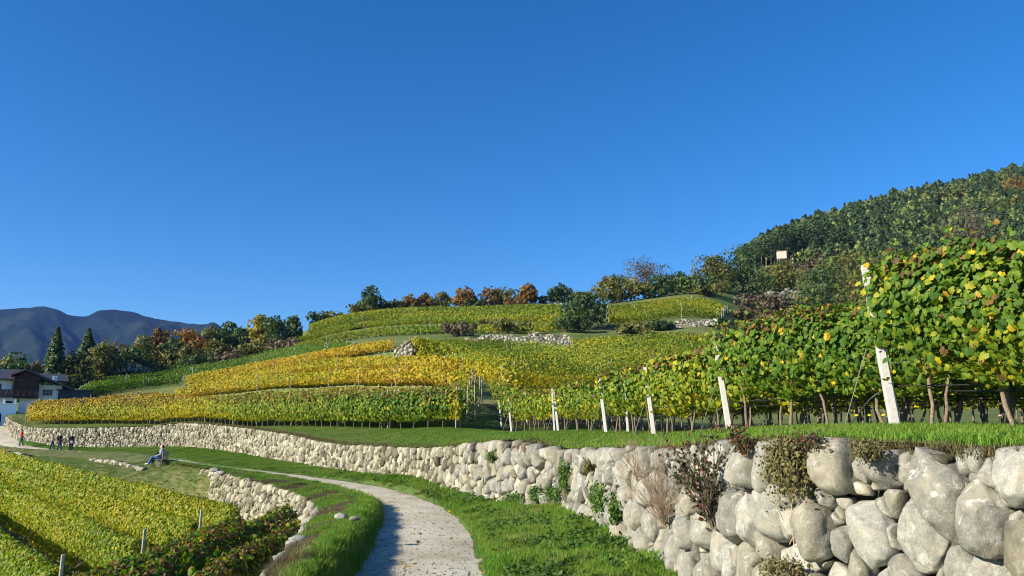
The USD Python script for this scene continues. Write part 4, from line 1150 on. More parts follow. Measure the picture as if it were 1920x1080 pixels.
# the tree belt on the left: (kind, px centre, px top, px base, px width, D, leaf, label)
BELT = [
    ("c", 97, 616, 716, 58, 158, "pine_needle", "tall narrow dark conifer with a pointed tip behind the house roof"),
    ("c", 158, 617, 708, 62, 176, "pine_needle", "second tall conifer, broader, right of the pointed one"),
    ("t", 25, 652, 720, 62, 150, "dark_green_leaf", "dark green tree at the left edge above the house"),
    ("t", 62, 672, 722, 40, 152, "orange_leaf", "small orange tree behind the house gable"),
    ("t", 128, 660, 722, 70, 160, "olive_leaf", "olive tree between the two tall conifers and the green slope"),
    ("t", 190, 636, 712, 62, 172, "olive_leaf", "olive bushy tree right of the tall conifers"),
    ("t", 222, 640, 708, 60, 182, "russet_leaf", "rust-red tree left of the pale gnarled trunk"),
    ("t", 246, 650, 710, 62, 178, "dark_green_leaf", "dark tree behind the low stone edge of the green rows"),
    ("t", 270, 636, 700, 52, 196, "olive_leaf", "olive tree in the middle of the left belt"),
    ("t", 298, 605, 692, 46, 205, "russet_leaf", "round brown-red tree top standing above the left belt"),
    ("t", 322, 634, 700, 54, 200, "dark_green_leaf", "dark green tree below the brown-red top"),
    ("t", 356, 612, 690, 62, 208, "orange_leaf", "large orange tree in the left belt"),
    ("t", 392, 612, 686, 48, 212, "olive_leaf", "dull olive tree beside the large orange one"),
    ("t", 346, 650, 704, 60, 196, "olive_leaf", "low olive tree in front of the large orange one"),
    ("t", 424, 602, 676, 50, 218, "dark_green_leaf", "grey-green tree with a ragged top right of the orange trees"),
    ("t", 402, 640, 690, 52, 204, "olive_leaf", "low dull green tree on the slope edge"),
    ("t", 452, 612, 672, 44, 214, "dark_green_leaf", "dark tree left of the yellow-green tree"),
    ("t", 484, 588, 668, 48, 205, "yellow_leaf", "yellow-green tree at the right end of the left belt"),
    ("t", 512, 592, 660, 46, 198, "dark_green_leaf", "dark tree at the right end of the belt, pale stems in front"),
    ("t", 546, 592, 644, 42, 208, "dark_green_leaf", "rounded dark tree at the corner of the upper field"),
    ("b", 470, 640, 668, 60, 192, "olive_leaf", "olive thicket under the yellow-green tree"),
    ("b", 530, 630, 656, 70, 186, "twig_brown", "brown thicket on the slope under the corner tree"),
    ("b", 430, 660, 690, 60, 190, "twig_brown", "brown scrub above the green rows"),
    ("b", 370, 672, 700, 70, 188, "dark_green_leaf", "dark scrub along the upper edge of the green rows"),
    ("b", 290, 676, 702, 70, 180, "olive_leaf", "olive scrub behind the green rows' stone edge"),
    ("b", 162, 735, 756, 46, 128, "twig_brown", "brown round bush right of the house"),
    ("b", 205, 740, 755, 30, 126, "twig_brown", "small dark bush with pale posts right of the house"),
    ("t", 186, 655, 712, 48, 184, "dark_green_leaf", "dark tree tucked behind the olive bushy tree"),
    ("t", 10, 664, 716, 44, 172, "olive_leaf", "olive tree at the very left edge behind the dark one"),
    ("t", 110, 678, 724, 56, 166, "dark_green_leaf", "dark low tree at the foot of the pointed conifer"),
]
RIDGE = [
    ("b", 598, 582, 602, 34, 238, "dark_green_leaf", "dark shrub on the ridge left of the round tree"),
    ("b", 625, 582, 600, 40, 240, "olive_leaf", "olive shrub on the ridge just left of the round tree"),
    ("t", 694, 540, 592, 50, 232, "dark_green_leaf", "round grey-green tree alone on the ridge"),
    ("b", 676, 566, 596, 46, 228, "olive_leaf", "brown-olive bush at the foot of the round ridge tree"),
    ("b", 740, 572, 588, 60, 238, "olive_leaf", "low scrub on the ridge right of the round tree"),
    ("t", 770, 554, 588, 38, 236, "russet_leaf", "first brown-red tree at the left end of the ridge row"),
    ("t", 798, 550, 588, 36, 238, "russet_leaf", "second brown-red tree of the ridge row"),
    ("t", 826, 548, 588, 40, 238, "olive_leaf", "dark olive tree of the ridge row"),
    ("t", 872, 541, 586, 50, 238, "orange_leaf", "bright orange tree in the ridge row"),
    ("b", 890, 560, 587, 44, 234, "dark_green_leaf", "dark green bush beside the bright orange tree"),
    ("t", 922, 540, 584, 44, 240, "russet_leaf", "pinkish brown tree after the gap in the ridge row"),
    ("t", 952, 540, 584, 44, 240, "olive_leaf", "olive-brown tree in the ridge row"),
    ("t", 986, 530, 580, 42, 238, "orange_leaf", "orange-red tree at the right end of the ridge row"),
    ("b", 968, 560, 582, 40, 234, "russet_leaf", "russet bush below the orange-red ridge tree"),
    ("t", 1050, 534, 576, 42, 238, "dark_green_leaf", "dark green rounded tree on the ridge by pale stones"),
    ("b", 1022, 552, 580, 46, 240, "olive_leaf", "olive bush left of the dark rounded ridge tree"),
    ("b", 1090, 546, 578, 60, 246, "olive_leaf", "dull green bush on the ridge behind the big field bush"),
    ("t", 1102, 556, 618, 92, 171, "dark_green_leaf", "big dark spreading bush in the middle of the upper fields"),
    ("b", 1068, 588, 622, 60, 165, "dark_green_leaf", "dark bush left of the big spreading one"),
    ("b", 668, 602, 626, 28, 192, "dark_green_leaf", "single round dark bush inside the upper field"),
    ("b", 925, 600, 620, 50, 178, "olive_leaf", "olive bush over the rubble wall in the upper field"),
    ("t", 1148, 518, 572, 72, 252, "olive_leaf", "olive-brown tree left of the tall violet-brown one"),
    ("t", 1216, 484, 562, 74, 258, "twig_brown", "tall violet-brown half bare tree on the ridge"),
    ("t", 1190, 526, 566, 60, 250, "olive_leaf", "olive bush at the foot of the violet-brown tree"),
    ("t", 1240, 522, 568, 54, 248, "dark_green_leaf", "dark green tree right under the violet-brown one"),
    ("b", 1275, 510, 534, 50, 330, "dark_green_leaf", "dark shrubs above the far yellow rows"),
    ("b", 1300, 545, 570, 80, 246, "dark_green_leaf", "dark bush below the far yellow rows"),
    ("t", 1340, 478, 560, 80, 262, "olive_leaf", "large olive tree left of the pine slope"),
    ("t", 1392, 466, 562, 96, 268, "dark_green_leaf", "very large dark green tree below the pines"),
    ("b", 1330, 548, 572, 60, 238, "olive_leaf", "olive bush above the high right rows"),
    ("b", 1440, 545, 580, 90, 232, "twig_brown", "brown thicket above the vines at the right"),
    ("b", 1395, 575, 598, 60, 205, "twig_brown", "reddish brown scrub right of the golden rows"),
    ("t", 1470, 490, 550, 66, 290, "olive_leaf", "olive tree right below the small hut"),
    ("t", 1540, 500, 590, 90, 232, "dark_green_leaf", "dark green bushy tree above the second vine row"),
    ("t", 1600, 470, 560, 110, 265, "olive_leaf", "big olive tree left of the tall nearest vines"),
    ("b", 1540, 470, 512, 110, 330, "twig_brown", "brown bare wood right of the hut"),
    ("t", 1690, 470, 560, 110, 270, "olive_leaf", "olive tree behind the nearest vines"),
    ("t", 1820, 385, 470, 120, 380, "twig_brown", "big brown tree on the slope above the nearest vines"),
    ("t", 1905, 345, 395, 62, 560, "orange_leaf", "orange-yellow tree near the top right of the wooded hill"),
    ("b", 1345, 596, 615, 40, 170, "dark_green_leaf", "dark bush on the rubble wall by the leaning post"),
    ("b", 1190, 622, 640, 60, 158, "olive_leaf", "olive scrub on the grassy strip below the golden rows"),
    ("b", 1240, 612, 630, 46, 162, "dark_green_leaf", "dark green scrub on the rubble wall under the golden rows"),
    ("b", 860, 612, 630, 60, 163, "twig_brown", "brown dry scrub on the rubble wall"),
    ("b", 960, 606, 626, 70, 168, "olive_leaf", "scrub at the right end of the rubble wall"),
]
for kind, px, pt, pb, pw, D, leaf, lab in BELT + RIDGE:
    base = H(px, D)
    s_ = scale_at(D)
    top = P(px, pt, D)[2]
    h_ = max(top - base[2], pw * s_ * 0.45)
    w_ = pw * s_ * 1.12
    grp = "trees of the belt on the left" if (kind, px, pt, pb, pw, D, leaf, lab) in BELT else "trees and bushes along the ridge"
    nn = int(np.clip((h_ * w_) * 26, 900, 3200))
    ls = 0.40 + 0.0015 * D
    if kind == "c":
        conifer("conifer_tree", lab, grp, base, h_, w_, rng, nn)
    elif kind == "t":
        tree({"orange_leaf": "orange_tree_crown"}.get(leaf, "broadleaf_tree").replace("orange_tree_crown", "autumn_tree"), lab, grp, base, h_, w_, rng, leaf, nn, trunk=0.03, lobes=13 if pw > 60 else 11, leaf_size=ls * (0.62 if leaf == "twig_brown" else 1.0), bare=5 if leaf == "twig_brown" or px in (694, 1148, 424) else 2)
    else:
        bush("bush", lab, grp, base, h_, w_, rng, leaf, int(nn * 0.8), ls)

# pines with bare trunks by the hut
PINES = [(1416, 452, 478), (1428, 450, 477), (1437, 446, 480), (1446, 442, 478), (1453, 438, 476), (1460, 430, 474), (1468, 424, 473), (1478, 420, 472), (1488, 422, 470), (1497, 426, 468), (1506, 420, 466), (1520, 412, 462), (1534, 406, 458), (1402, 458, 478), (1550, 408, 452)]
for k, (px, pt, pb) in enumerate(PINES):
    D = 352 + 6 * (k % 3) + k * 1.5
    b = H(px, D)
    h_ = max(P(px, pt, D)[2] - b[2], 9.0)
    conifer("pine_tree", f"{ORD[k]} tall pine of the stand by the hut, counted from the left" if k < 13 else ("leftmost low pine of the stand by the hut" if k == 13 else "rightmost pine of the stand by the hut"), "pines with bare trunks by the hut", b, h_, 10.5, rng, 750, 0.42, "pine_needle", True, "pale_bark")

# the wood on the hill
frs = UsdGeom.PointInstancer.Define(stage, "/World/forest")
data(frs.GetPrim(), label="mixed dark pine wood covering the steep hill at the right", category="wood", kind="stuff")
UsdGeom.Scope.Define(stage, "/World/forest/prototypes")
protos = []
for k in range(6):
    pth = f"/World/forest/prototypes/forest_tree_{k}"
    UsdGeom.Xform.Define(stage, pth)
    r_ = np.random.default_rng(500 + k)
    if k < 3:
        acc, v, f, T = conifer_mesh(r_, 12, [7.0, 6.0, 7.5][k], 340, [0.2, 0.05, 0.3][k], 1.25, k == 2)
        acc.put(pth + "/trunk", "bark"); put(pth + "/crown", v, f, "pine_needle", tone=T)
    else:
        L_ = [(np.array([r_.normal(0, 1.6), r_.normal(0, 1.6), r_.uniform(3.5, 9)]), np.full(3, r_.uniform(1.7, 2.6))) for _ in range(8)]
        v, f, T = crown_cloud(r_, L_, 380, 1.3)
        v2, f2 = tube(np.array([[0, 0, -0.5], [0, 0, 8.0]]), [0.25, 0.1], 5)
        put(pth + "/trunk", v2, f2, "bark")
        put(pth + "/crown", v, f, ["forest_leaf", "olive_leaf", "russet_leaf"][k - 3], tone=T)
    protos.append(pth)
r_ = np.random.default_rng(61)
n = 11500
fp = r_.uniform(1395, 2350, n); fd = np.exp(r_.uniform(math.log(285), math.log(760), n))
lowD = np.interp(fp, [1395, 1480, 1560, 1700, 2350], [372, 395, 318, 288, 270])
hiD = np.interp(fp, [1395, 1440, 1500, 1600, 1700, 2350], [398, 440, 560, 640, 740, 780])
keep = (fd > lowD) & (fd < hiD)
pts = H(fp[keep], fd[keep])
mixn = fbm(np.column_stack([pts[:, :2] * 0.012, 0 * pts[:, 0]]), 3, 8)
idx = np.where(r_.random(len(pts)) < 0.50, r_.integers(0, 3, len(pts)), np.where(mixn > 0.60, 4, 3))
idx = np.where(r_.random(len(pts)) < 0.007, 5, idx)
sc = 0.5 + 0.9 * r_.random(len(pts)) ** 1.8
ang = r_.uniform(0, np.pi, len(pts))
def instancer(pi, protos, idx, pts, sc, ang, tilt=None):
    pi.CreatePrototypesRel().SetTargets([Sdf.Path(p) for p in protos])
    pi.CreateProtoIndicesAttr(Vt.IntArray.FromNumpy(np.asarray(idx, np.int32)))
    pi.CreatePositionsAttr(Vt.Vec3fArray.FromNumpy(np.asarray(pts, np.float32)))
    s3 = np.repeat(np.asarray(sc, np.float32)[:, None], 3, 1) if np.ndim(sc) == 1 else np.asarray(sc, np.float32)
    pi.CreateScalesAttr(Vt.Vec3fArray.FromNumpy(np.ascontiguousarray(s3)))
    q = np.column_stack([np.cos(ang / 2), 0 * ang, 0 * ang, np.sin(ang / 2)])
    pi.CreateOrientationsAttr(Vt.QuathArray([Gf.Quath(float(w), 0.0, 0.0, float(z)) for w, _, _, z in q]))
instancer(frs, protos, idx, pts, sc, ang * 2)

# ---------------------------------------------------------------- mountains and air
mat("mountain_forest", {"g": ("geometry", {}), "n": ("noise_texture", {"scale": 0.0022, "detail": 9.0, "roughness": 0.65}), "r": ("rgb_ramp", {"ramp": [(0.38, (0.008, 0.015, 0.012)), (0.52, (0.016, 0.026, 0.017)), (0.62, (0.026, 0.033, 0.022)), (0.70, (0.09, 0.085, 0.07)), (0.76, (0.2, 0.19, 0.16))]}),
                        "b": ("bump", {"strength": 1.0, "distance": 60.0}), "p": ("principled_bsdf", {"roughness": 1.0, "specular_ior_level": 0.0})},
    [("g.position", "n.vector"), ("n.fac", "r.fac"), ("r.color", "p.base_color"), ("n.fac", "b.height"), ("b.normal", "p.normal")])
SKYL = [(-1400, 560), (-700, 545), (-200, 590), (0, 579), (40, 576), (75, 574), (105, 579), (130, 588), (160, 592), (185, 582), (215, 580), (245, 584), (300, 598), (360, 609), (450, 628), (560, 650), (700, 690), (900, 740), (1200, 770)]
mx = np.linspace(-1350, 1150, 420)
top = PchipInterpolator([p for p, _ in SKYL], [q for _, q in SKYL])(mx)
DR = 4200.0
rows = np.linspace(0, 1, 110)
G_ = np.zeros((len(mx), len(rows), 3))
crest = np.array([P(m_, t_, DR) for m_, t_ in zip(mx, top)])
for j, k in enumerate(rows):
    y = 2600 + (DR + 900 - 2600) * k
    kk = (y - 2600) / (DR - 2600)
    prof = np.where(kk <= 1, np.clip(kk, 0, 1) ** 0.9, 1 - (kk - 1) * 1.2)
    x = crest[:, 0] * (y / DR)
    ridge = fbm(np.column_stack([crest[:, 0] * 0.0035 + kk * 0.7, np.full(len(mx), kk * 1.6), 0 * mx]), 5, 12) - 0.5
    z = -40 + (crest[:, 2] + 40) * prof + 420 * ridge * np.clip(kk * (1 - kk) * 4, 0, 1) * (kk < 1) + 14 * (fbm(np.column_stack([x * 0.02, np.full(len(mx), y * 0.02), 0 * mx]), 3, 2) - 0.5)
    G_[:, j] = np.column_stack([x, np.full(len(mx), y), np.maximum(z, -30.0)])
put("/World/mountains", G_.reshape(-1, 3), grid_faces(len(mx), len(rows))[:, ::-1], "mountain_forest", smooth=True, label="distant wooded mountains fading to blue at the left", kind="structure")
mat("haze_air", {"v": ("principled_volume", {"color": (0.19, 0.38, 1.0), "density": 3.6e-5, "anisotropy": 0.0})}, [], surface=None, volume="v.volume")
hv, hf = box((0, 3600, 352), (18000, 11000, 766))
put("/World/haze", hv, hf, "haze_air", label="thin blue air between the hill and the far mountains", kind="stuff")
# ---------------------------------------------------------------- loose and tumbled walls on the hillside
_gv = np.concatenate([g_slope[i_split - 40:].reshape(-1, 3), g_b2.reshape(-1, 3)])
_gp = pix(_gv)
def on_slope(px, py):
    return _gv[np.hypot(_gp[:, 0] - px, _gp[:, 1] - py).argmin()] + [0, 0, 0.02]
def hwall(name, label, pts, height, rr, seed, slope=0.25, tries=2500, group="rubble walls on the hillside", mats=None, below=0.35):
    rng_ = np.random.default_rng(seed)
    w = np.array([P(*p) if p[2] else on_slope(*p[:2]) for p in pts])
    d = np.concatenate([[0], np.cumsum(np.linalg.norm(np.diff(w[:, :2], axis=0), axis=1))])
    uu = np.linspace(0, 1, len(d))
    hs = np.interp(d, np.linspace(0, d[-1], len(height)), height) if np.ndim(height) else np.full(len(d), height)
    def place(s, h, o):
        x, y, z = (np.interp(s, d, w[:, k]) for k in range(3))
        t = unit(np.column_stack([np.interp(s + 0.3, d, w[:, 0]) - np.interp(s - 0.3, d, w[:, 0]), np.interp(s + 0.3, d, w[:, 1]) - np.interp(s - 0.3, d, w[:, 1])]))
        nrm = np.column_stack([t[:, 1], -t[:, 0]])
        nrm = np.where((nrm * np.column_stack([x, y])).sum(1, keepdims=True) > 0, -nrm, nrm)
        o = o - slope * (h - z)
        return np.column_stack([x + nrm[:, 0] * o, y + nrm[:, 1] * o, h])
    tabx = np.linspace(0, d[-1], 120)
    taby = 0.35 + 1.3 * fbm(np.column_stack([tabx * 0.55, 0 * tabx + seed, 0 * tabx]), 2, 3)
    def hf(s):
        z = float(np.interp(s, d, w[:, 2]))
        hh = float(np.interp(s, d, hs)) * float(np.interp(s, tabx, taby))
        return z + hh, z - below
    build_wall(name, label, "wall", place, 0.05, d[-1] - 0.05, hf, lambda s: rr, tries, rng_, 0, "pale tumbled stones", stretch=0.95, group=group, back=0.22)
hwall("rubble_wall", "long tumbled pale stone wall in the middle of the hillside", [(786, 652, 150), (850, 650, 150), (930, 646, 150), (1000, 642, 151), (1068, 640, 152)], [0.5, 1.3, 1.8, 1.7, 1.1], (0.14, 0.36), 1, 0.9, tries=5000)
hwall("rubble_wall", "lower thin band of pale stones right above the lime-green field", [(775, 662, 126), (850, 655, 138), (930, 652, 145), (1000, 650, 147), (1080, 652, 145)], [0.5, 0.6, 0.8, 0.9, 0.6], (0.13, 0.27), 2, 0.5, tries=5000)
hwall("rubble_wall", "short cream stone wall left of the stone block above the golden rows", [(661, 664, 134), (690, 662, 134), (716, 658, 134), (738, 652, 135)], [1.3, 1.2, 1.2, 0.7], (0.14, 0.30), 3, 0.2)
hwall("rubble_wall", "bright stacked stone block standing between the golden and the lime rows", [(739, 676, 111), (752, 675, 110.5), (774, 674, 110)], [1.2, 1.9, 2.0], (0.14, 0.33), 4, 0.1)
hwall("rubble_wall", "long low stone edge under the orange-yellow rows", [(470, 716, 131), (560, 700, 124), (640, 688, 118), (700, 680, 113.5), (738, 677, 111.5)], 0.55, (0.15, 0.3), 5, 0.2)
hwall("rubble_wall", "broken stone wall with scrub under the golden high rows", [(1160, 626, 160), (1230, 616, 163), (1290, 610, 165), (1345, 604, 167)], [0.3, 0.9, 1.1, 0.8], (0.14, 0.36), 6, 0.8, tries=4000)
hwall("rubble_wall", "short pale stone wall among the trees right of the far yellow rows", [(1436, 560, 250), (1462, 557, 252), (1500, 553, 254)], [2.0, 2.4, 2.2], (0.3, 0.6), 7, 0.3)
hwall("rubble_wall", "thin pale stone line on top of the ridge under the orange trees", [(740, 588, 233), (820, 587, 233), (900, 584, 233), (980, 582, 234), (1040, 578, 235)], 0.7, (0.25, 0.45), 8, 0.2)
hwall("rubble_wall", "pale stones by the dark rounded ridge tree", [(1030, 578, 234), (1054, 574, 235)], [1.6, 1.2], (0.4, 0.8), 9, 0.5)
hwall("rubble_wall", "low stone edge behind the green rows at the left", [(214, 690, 174), (245, 688, 176), (285, 697, 178), (318, 702, 180)], [0.8, 1.0, 0.7, 0.5], (0.25, 0.5), 10, 0.3)
hwall("rubble_wall", "low white stone edge above the lower vineyard's top row", [(168, 864, 0), (200, 868, 0), (235, 874, 0), (270, 882, 0)], [0.16, 0.13, 0.13, 0.2], (0.07, 0.13), 12, 0.2, below=0.03, group="low stone edges along the lower vineyard")
hwall("rubble_wall", "short white stone edge at the left picture edge under the lane", [(-20, 852, 0), (20, 854, 0), (44, 857, 0)], [0.3, 0.3, 0.2], (0.12, 0.22), 13, 0.2, below=0.1, group="low stone edges along the lower vineyard")

# ---------------------------------------------------------------- the house
plain("white_render", (0.74, 0.74, 0.72), 0.9, 0.1, 1.5, 0.06)
plain("roof_dark", (0.045, 0.05, 0.065), 0.6, 0.3, 3.0, 0.3)
plain("roof_red", (0.24, 0.12, 0.09), 0.75, 0.2, 3.0, 0.3)
plain("dark_wood", (0.055, 0.028, 0.02), 0.7, 0.2, 6.0, 0.3)
plain("red_wood", (0.16, 0.06, 0.04), 0.7, 0.2, 6.0, 0.3)
plain("window_glass", (0.02, 0.025, 0.03), 0.08, 0.6)
plain("void_dark", (0.012, 0.012, 0.014), 0.9, 0.05)
plain("hut_board", (0.62, 0.50, 0.40), 0.8, 0.15, 4.0, 0.12)
hq = P(60, 775, 121.0)
RZ = math.radians(31)
def hx(v):
    c, s = math.cos(RZ), math.sin(RZ)
    return np.asarray(v, float) @ np.array([[c, s, 0], [-s, c, 0], [0, 0, 1]])
ht_, hloc = thing("farmhouse", "white farmhouse with dark roofs, wooden balcony and projecting gable at the left edge", "house", None, hq)
def hb(name, c, s, m, chamfer=0.03, parent=ht_, **kw):
    v, f = box(c, s, 0, chamfer)
    return put(parent + "/" + name, hx(v), f, m, **kw)
def slab(name, quad, thick, m, parent=ht_, **kw):
    q = np.array(quad, float)
    n = unit(np.cross(q[1] - q[0], q[3] - q[0]))
    v = np.vstack([q, q - n * thick])
    f = np.array([[0, 1, 2, 3], [7, 6, 5, 4], [0, 4, 5, 1], [1, 5, 6, 2], [2, 6, 7, 3], [3, 7, 4, 0]])
    return put(parent + "/" + name, hx(v), f, m, **kw)
wall_main = hb("wall", (-6.0, 4.6, 2.0), (7.6, 9, 6.2), "white_render")
hb("wall", (0.9, 4.2, 1.75), (5.4, 7.6, 5.0), "white_render", label="white wall of the right wing")
# window openings with frames and sills, two storeys
def window(x, z, w, h, y=0.09, depth=0.0):
    p = hb("window", (x, y + 0.02, z), (w, 0.10, h), "dark_wood", 0.01)
    put(p + "/pane", *(lambda b: (hx(b[0]), b[1]))(box((x, y - 0.045, z), (w - 0.22, 0.04, h - 0.22))), "window_glass")
    put(p + "/glazing_bar", *(lambda b: (hx(b[0]), b[1]))(box((x, y - 0.075, z), (0.05, 0.03, h - 0.2))), "dark_wood")
    put(p + "/sill", *(lambda b: (hx(b[0]), b[1]))(box((x, y - 0.10, z - h / 2 - 0.06), (w + 0.2, 0.22, 0.06))), "white_render")
window(-5.0, 3.65, 1.5, 1.25); window(-8.0, 3.65, 1.3, 1.2); window(-5.4, 1.55, 1.3, 0.7); window(-7.9, 1.55, 1.2, 0.7)
window(1.75, 3.15, 1.25, 0.85, y=0.38)
hb("door", (-3.05, 0.05, 1.1), (0.8, 0.14, 1.3), "dark_wood", 0.01)
# projecting wooden gable with balcony
g_ = Acc()
for (x0, x1, z1) in ((-2.65, 0.55, 4.9),):
    v = np.array([(x0, -0.9, 2.2), (x1, -0.9, 2.2), (x1, -0.9, 4.95), (-1.4, -0.9, 6.1), (x0, -0.9, 5.2), (x0, 0.4, 2.2), (x1, 0.4, 2.2), (x1, 0.4, 4.95), (-1.4, 0.4, 6.1), (x0, 0.4, 5.2)])
    f = [(0, 1, 2), (0, 2, 3), (0, 3, 4), (0, 5, 6), (0, 6, 1), (1, 6, 7), (1, 7, 2), (0, 4, 9), (0, 9, 5), (2, 7, 8), (2, 8, 3), (3, 8, 9), (3, 9, 4), (5, 7, 6), (5, 8, 7), (5, 9, 8)]
    g_.add(hx(v), np.array(f))
g_.put(ht_ + "/gable", "dark_wood")
hb("corner_post", (-2.75, -1.05, 3.8), (0.28, 0.28, 3.0), "red_wood"); hb("corner_post", (0.35, -1.05, 3.5), (0.22, 0.22, 2.6), "dark_wood")
bal = hb("balcony", (-4.9, -0.85, 2.32), (11.0, 1.3, 0.16), "dark_wood")
for k in range(44):
    put(bal + "/board", *(lambda b: (hx(b[0]), b[1]))(box((-10.3 + k * 0.25, -1.45, 2.86), (0.21, 0.04, 0.86))), "dark_wood" if k % 3 else "red_wood")
put(bal + "/rail", *(lambda b: (hx(b[0]), b[1]))(box((-4.9, -1.46, 3.34), (11.0, 0.12, 0.09))), "dark_wood")
slab("roof", [(-11.0, -1.2, 4.95), (-1.6, -1.2, 4.95), (-1.6, 4.8, 6.75), (-11.0, 4.8, 6.75)], 0.2, "roof_dark")
slab("roof", [(-11.0, 4.8, 6.75), (-1.6, 4.8, 6.75), (-1.6, 10.4, 4.95), (-11.0, 10.4, 4.95)], 0.2, "roof_dark", label="rear slope of the dark main roof")
slab("roof", [(-3.3, -2.0, 5.55), (-1.4, -2.0, 6.45), (-1.4, 5.2, 6.45), (-3.3, 5.2, 5.55)], 0.18, "roof_red", label="short reddish left slope of the gable roof")
rr_ = slab("roof", [(-1.4, -2.0, 6.46), (5.0, -2.0, 3.75), (5.0, 5.2, 3.75), (-1.4, 5.2, 6.46)], 0.2, "roof_dark", label="long dark right slope of the gable roof")
slab("roof", [(0.2, 5.0, 5.2), (4.6, 5.0, 5.2), (4.2, 8.4, 6.5), (0.4, 8.4, 6.5)], 0.18, "roof_dark", label="dark roof behind the gable")
hb("chimney", (2.6, 3.2, 5.0), (0.55, 0.55, 1.4), "white_render", parent=rr_)
hb("chimney_cap", (2.6, 3.2, 5.76), (0.7, 0.7, 0.1), "white_render", parent=rr_)
# the yard wall with the arch below the house
at_, aloc = thing("arched_wall", "white yard wall with a dark round arch below the farmhouse", "wall", None, hq)
ang = np.linspace(np.pi, 0, 17)
x0, x1, zb, ztop, yf, yb = -10.5, -2.0, -2.4, 1.2, -3.6, -3.0
cx_, cz_, ra = -4.6, -0.6, 0.85
arc = np.column_stack([cx_ + ra * np.cos(ang), cz_ + ra * np.sin(ang)])
outl = [(x0, zb), (cx_ - ra, zb)] + [tuple(p) for p in arc] + [(cx_ + ra, zb), (x1, zb), (x1, ztop), (x0, ztop)]
from shapely.geometry import Polygon
ex = trimesh.creation.extrude_polygon(Polygon(outl), 0.6, engine="earcut")
vv = np.array(ex.vertices); vv = np.column_stack([vv[:, 0], yf + vv[:, 2], vv[:, 1]])
put(at_ + "/masonry", hx(vv), np.array(ex.faces)[:, ::-1], "white_render")
v, f = box((cx_, -2.7, -0.7), (2.4, 0.1, 2.4)); put(at_ + "/gate", hx(v), f, "void_dark")  # black panel added behind the arch, painted as the dark of the opening
v, f = box(((x0 + x1) / 2, -3.3, ztop + 0.05), (x1 - x0 + 0.1, 0.8, 0.1), 0, 0.02); put(at_ + "/coping", hx(v), f, "white_render")
for k, xx in enumerate((-3.6, -2.2)):
    v, f = box((xx, -3.3, ztop + 0.4), (0.22, 0.22, 0.6), 0, 0.02); put(at_ + "/pier", hx(v), f, "white_render")
# shaded shed right of the house
st_, sloc = thing("shed", "dark shaded shed with a flat roof right of the farmhouse", "shed", None, P(124, 766, 124))
v, f = box((0, 2.0, 1.1), (4.6, 5, 3.2), RZ, 0.02); put(st_ + "/wall", v, f, plain("shed_wall", (0.05, 0.055, 0.065), 0.8, 0.1, 2.0, 0.2) or "shed_wall")
v, f = box((0, 2.0, 2.78), (5.2, 5.6, 0.16), RZ, 0.02); put(st_ + "/roof", v, f, "roof_dark")
v, f = box((-0.6, -0.5, 0.8), (1.6, 0.12, 1.9), RZ, 0.02); put(st_ + "/door", v, f, "dark_wood")
# dark hedge between house and slope
hp = np.array([P(104, 776, 119.5), P(140, 770, 121)])
hp, _ = resample(hp, 0.6)
C, N, s, rel = hedge(hp, 0.0, 1.5, 0.6, 220, rng, seed=2)
t_, loc = thing("hedge", "dark clipped hedge in the shade right of the farmhouse", "hedge", None, hp[0])
v, f, m = leaves(C - loc, N, np.full(len(C), 0.32), KITE, rng); put(t_ + "/foliage", v, f, "dark_green_leaf", tone=np.repeat(rng.uniform(0, .5, len(C)), m), kind="stuff")

# ---------------------------------------------------------------- the hut on the wooded slope
hp = P(1466, 487, 345.0)
t_, loc = thing("hunting_hut", "small pale wooden hut on stilts among the pines", "hut", None, hp)
k_ = 345 / FPX
cab, f = box((0, 0, 10 * k_ * 0.9 - 0.2), (17 * k_, 3.2, 14 * k_), math.radians(-14), 0.03); w_ = put(t_ + "/cabin", cab, f, "hut_board")
v, f = box((0.5, -1.72, 2.1), (1.1, 0.1, 0.5), math.radians(-14)); put(t_ + "/window", v, f, "window_glass")
v, f = box((0.1, 0, 3.75), (17 * k_ + 0.7, 3.9, 0.16), math.radians(-14)); put(t_ + "/roof", v, f, "roof_red")
for sx, sy in ((-1.5, -1.2), (1.6, -1.2), (-1.5, 1.2), (1.6, 1.2)):
    v, f = tube(np.array([[sx, sy, -1.5], [sx, sy, 0.4]]), 0.12, 6); put(t_ + "/stilt", v, f, "pale_bark")
v, f = box((3.2, 0.3, -0.2), (4.0, 2.6, 0.14), math.radians(-14)); put(t_ + "/deck", v, f, "hut_board")
for sx in (2.0, 3.4, 4.6):
    v, f = tube(np.array([[sx, -0.6, -1.8], [sx, -0.6, 0.8]]), 0.10, 6); put(t_ + "/rail_post", v, f, "hut_board")

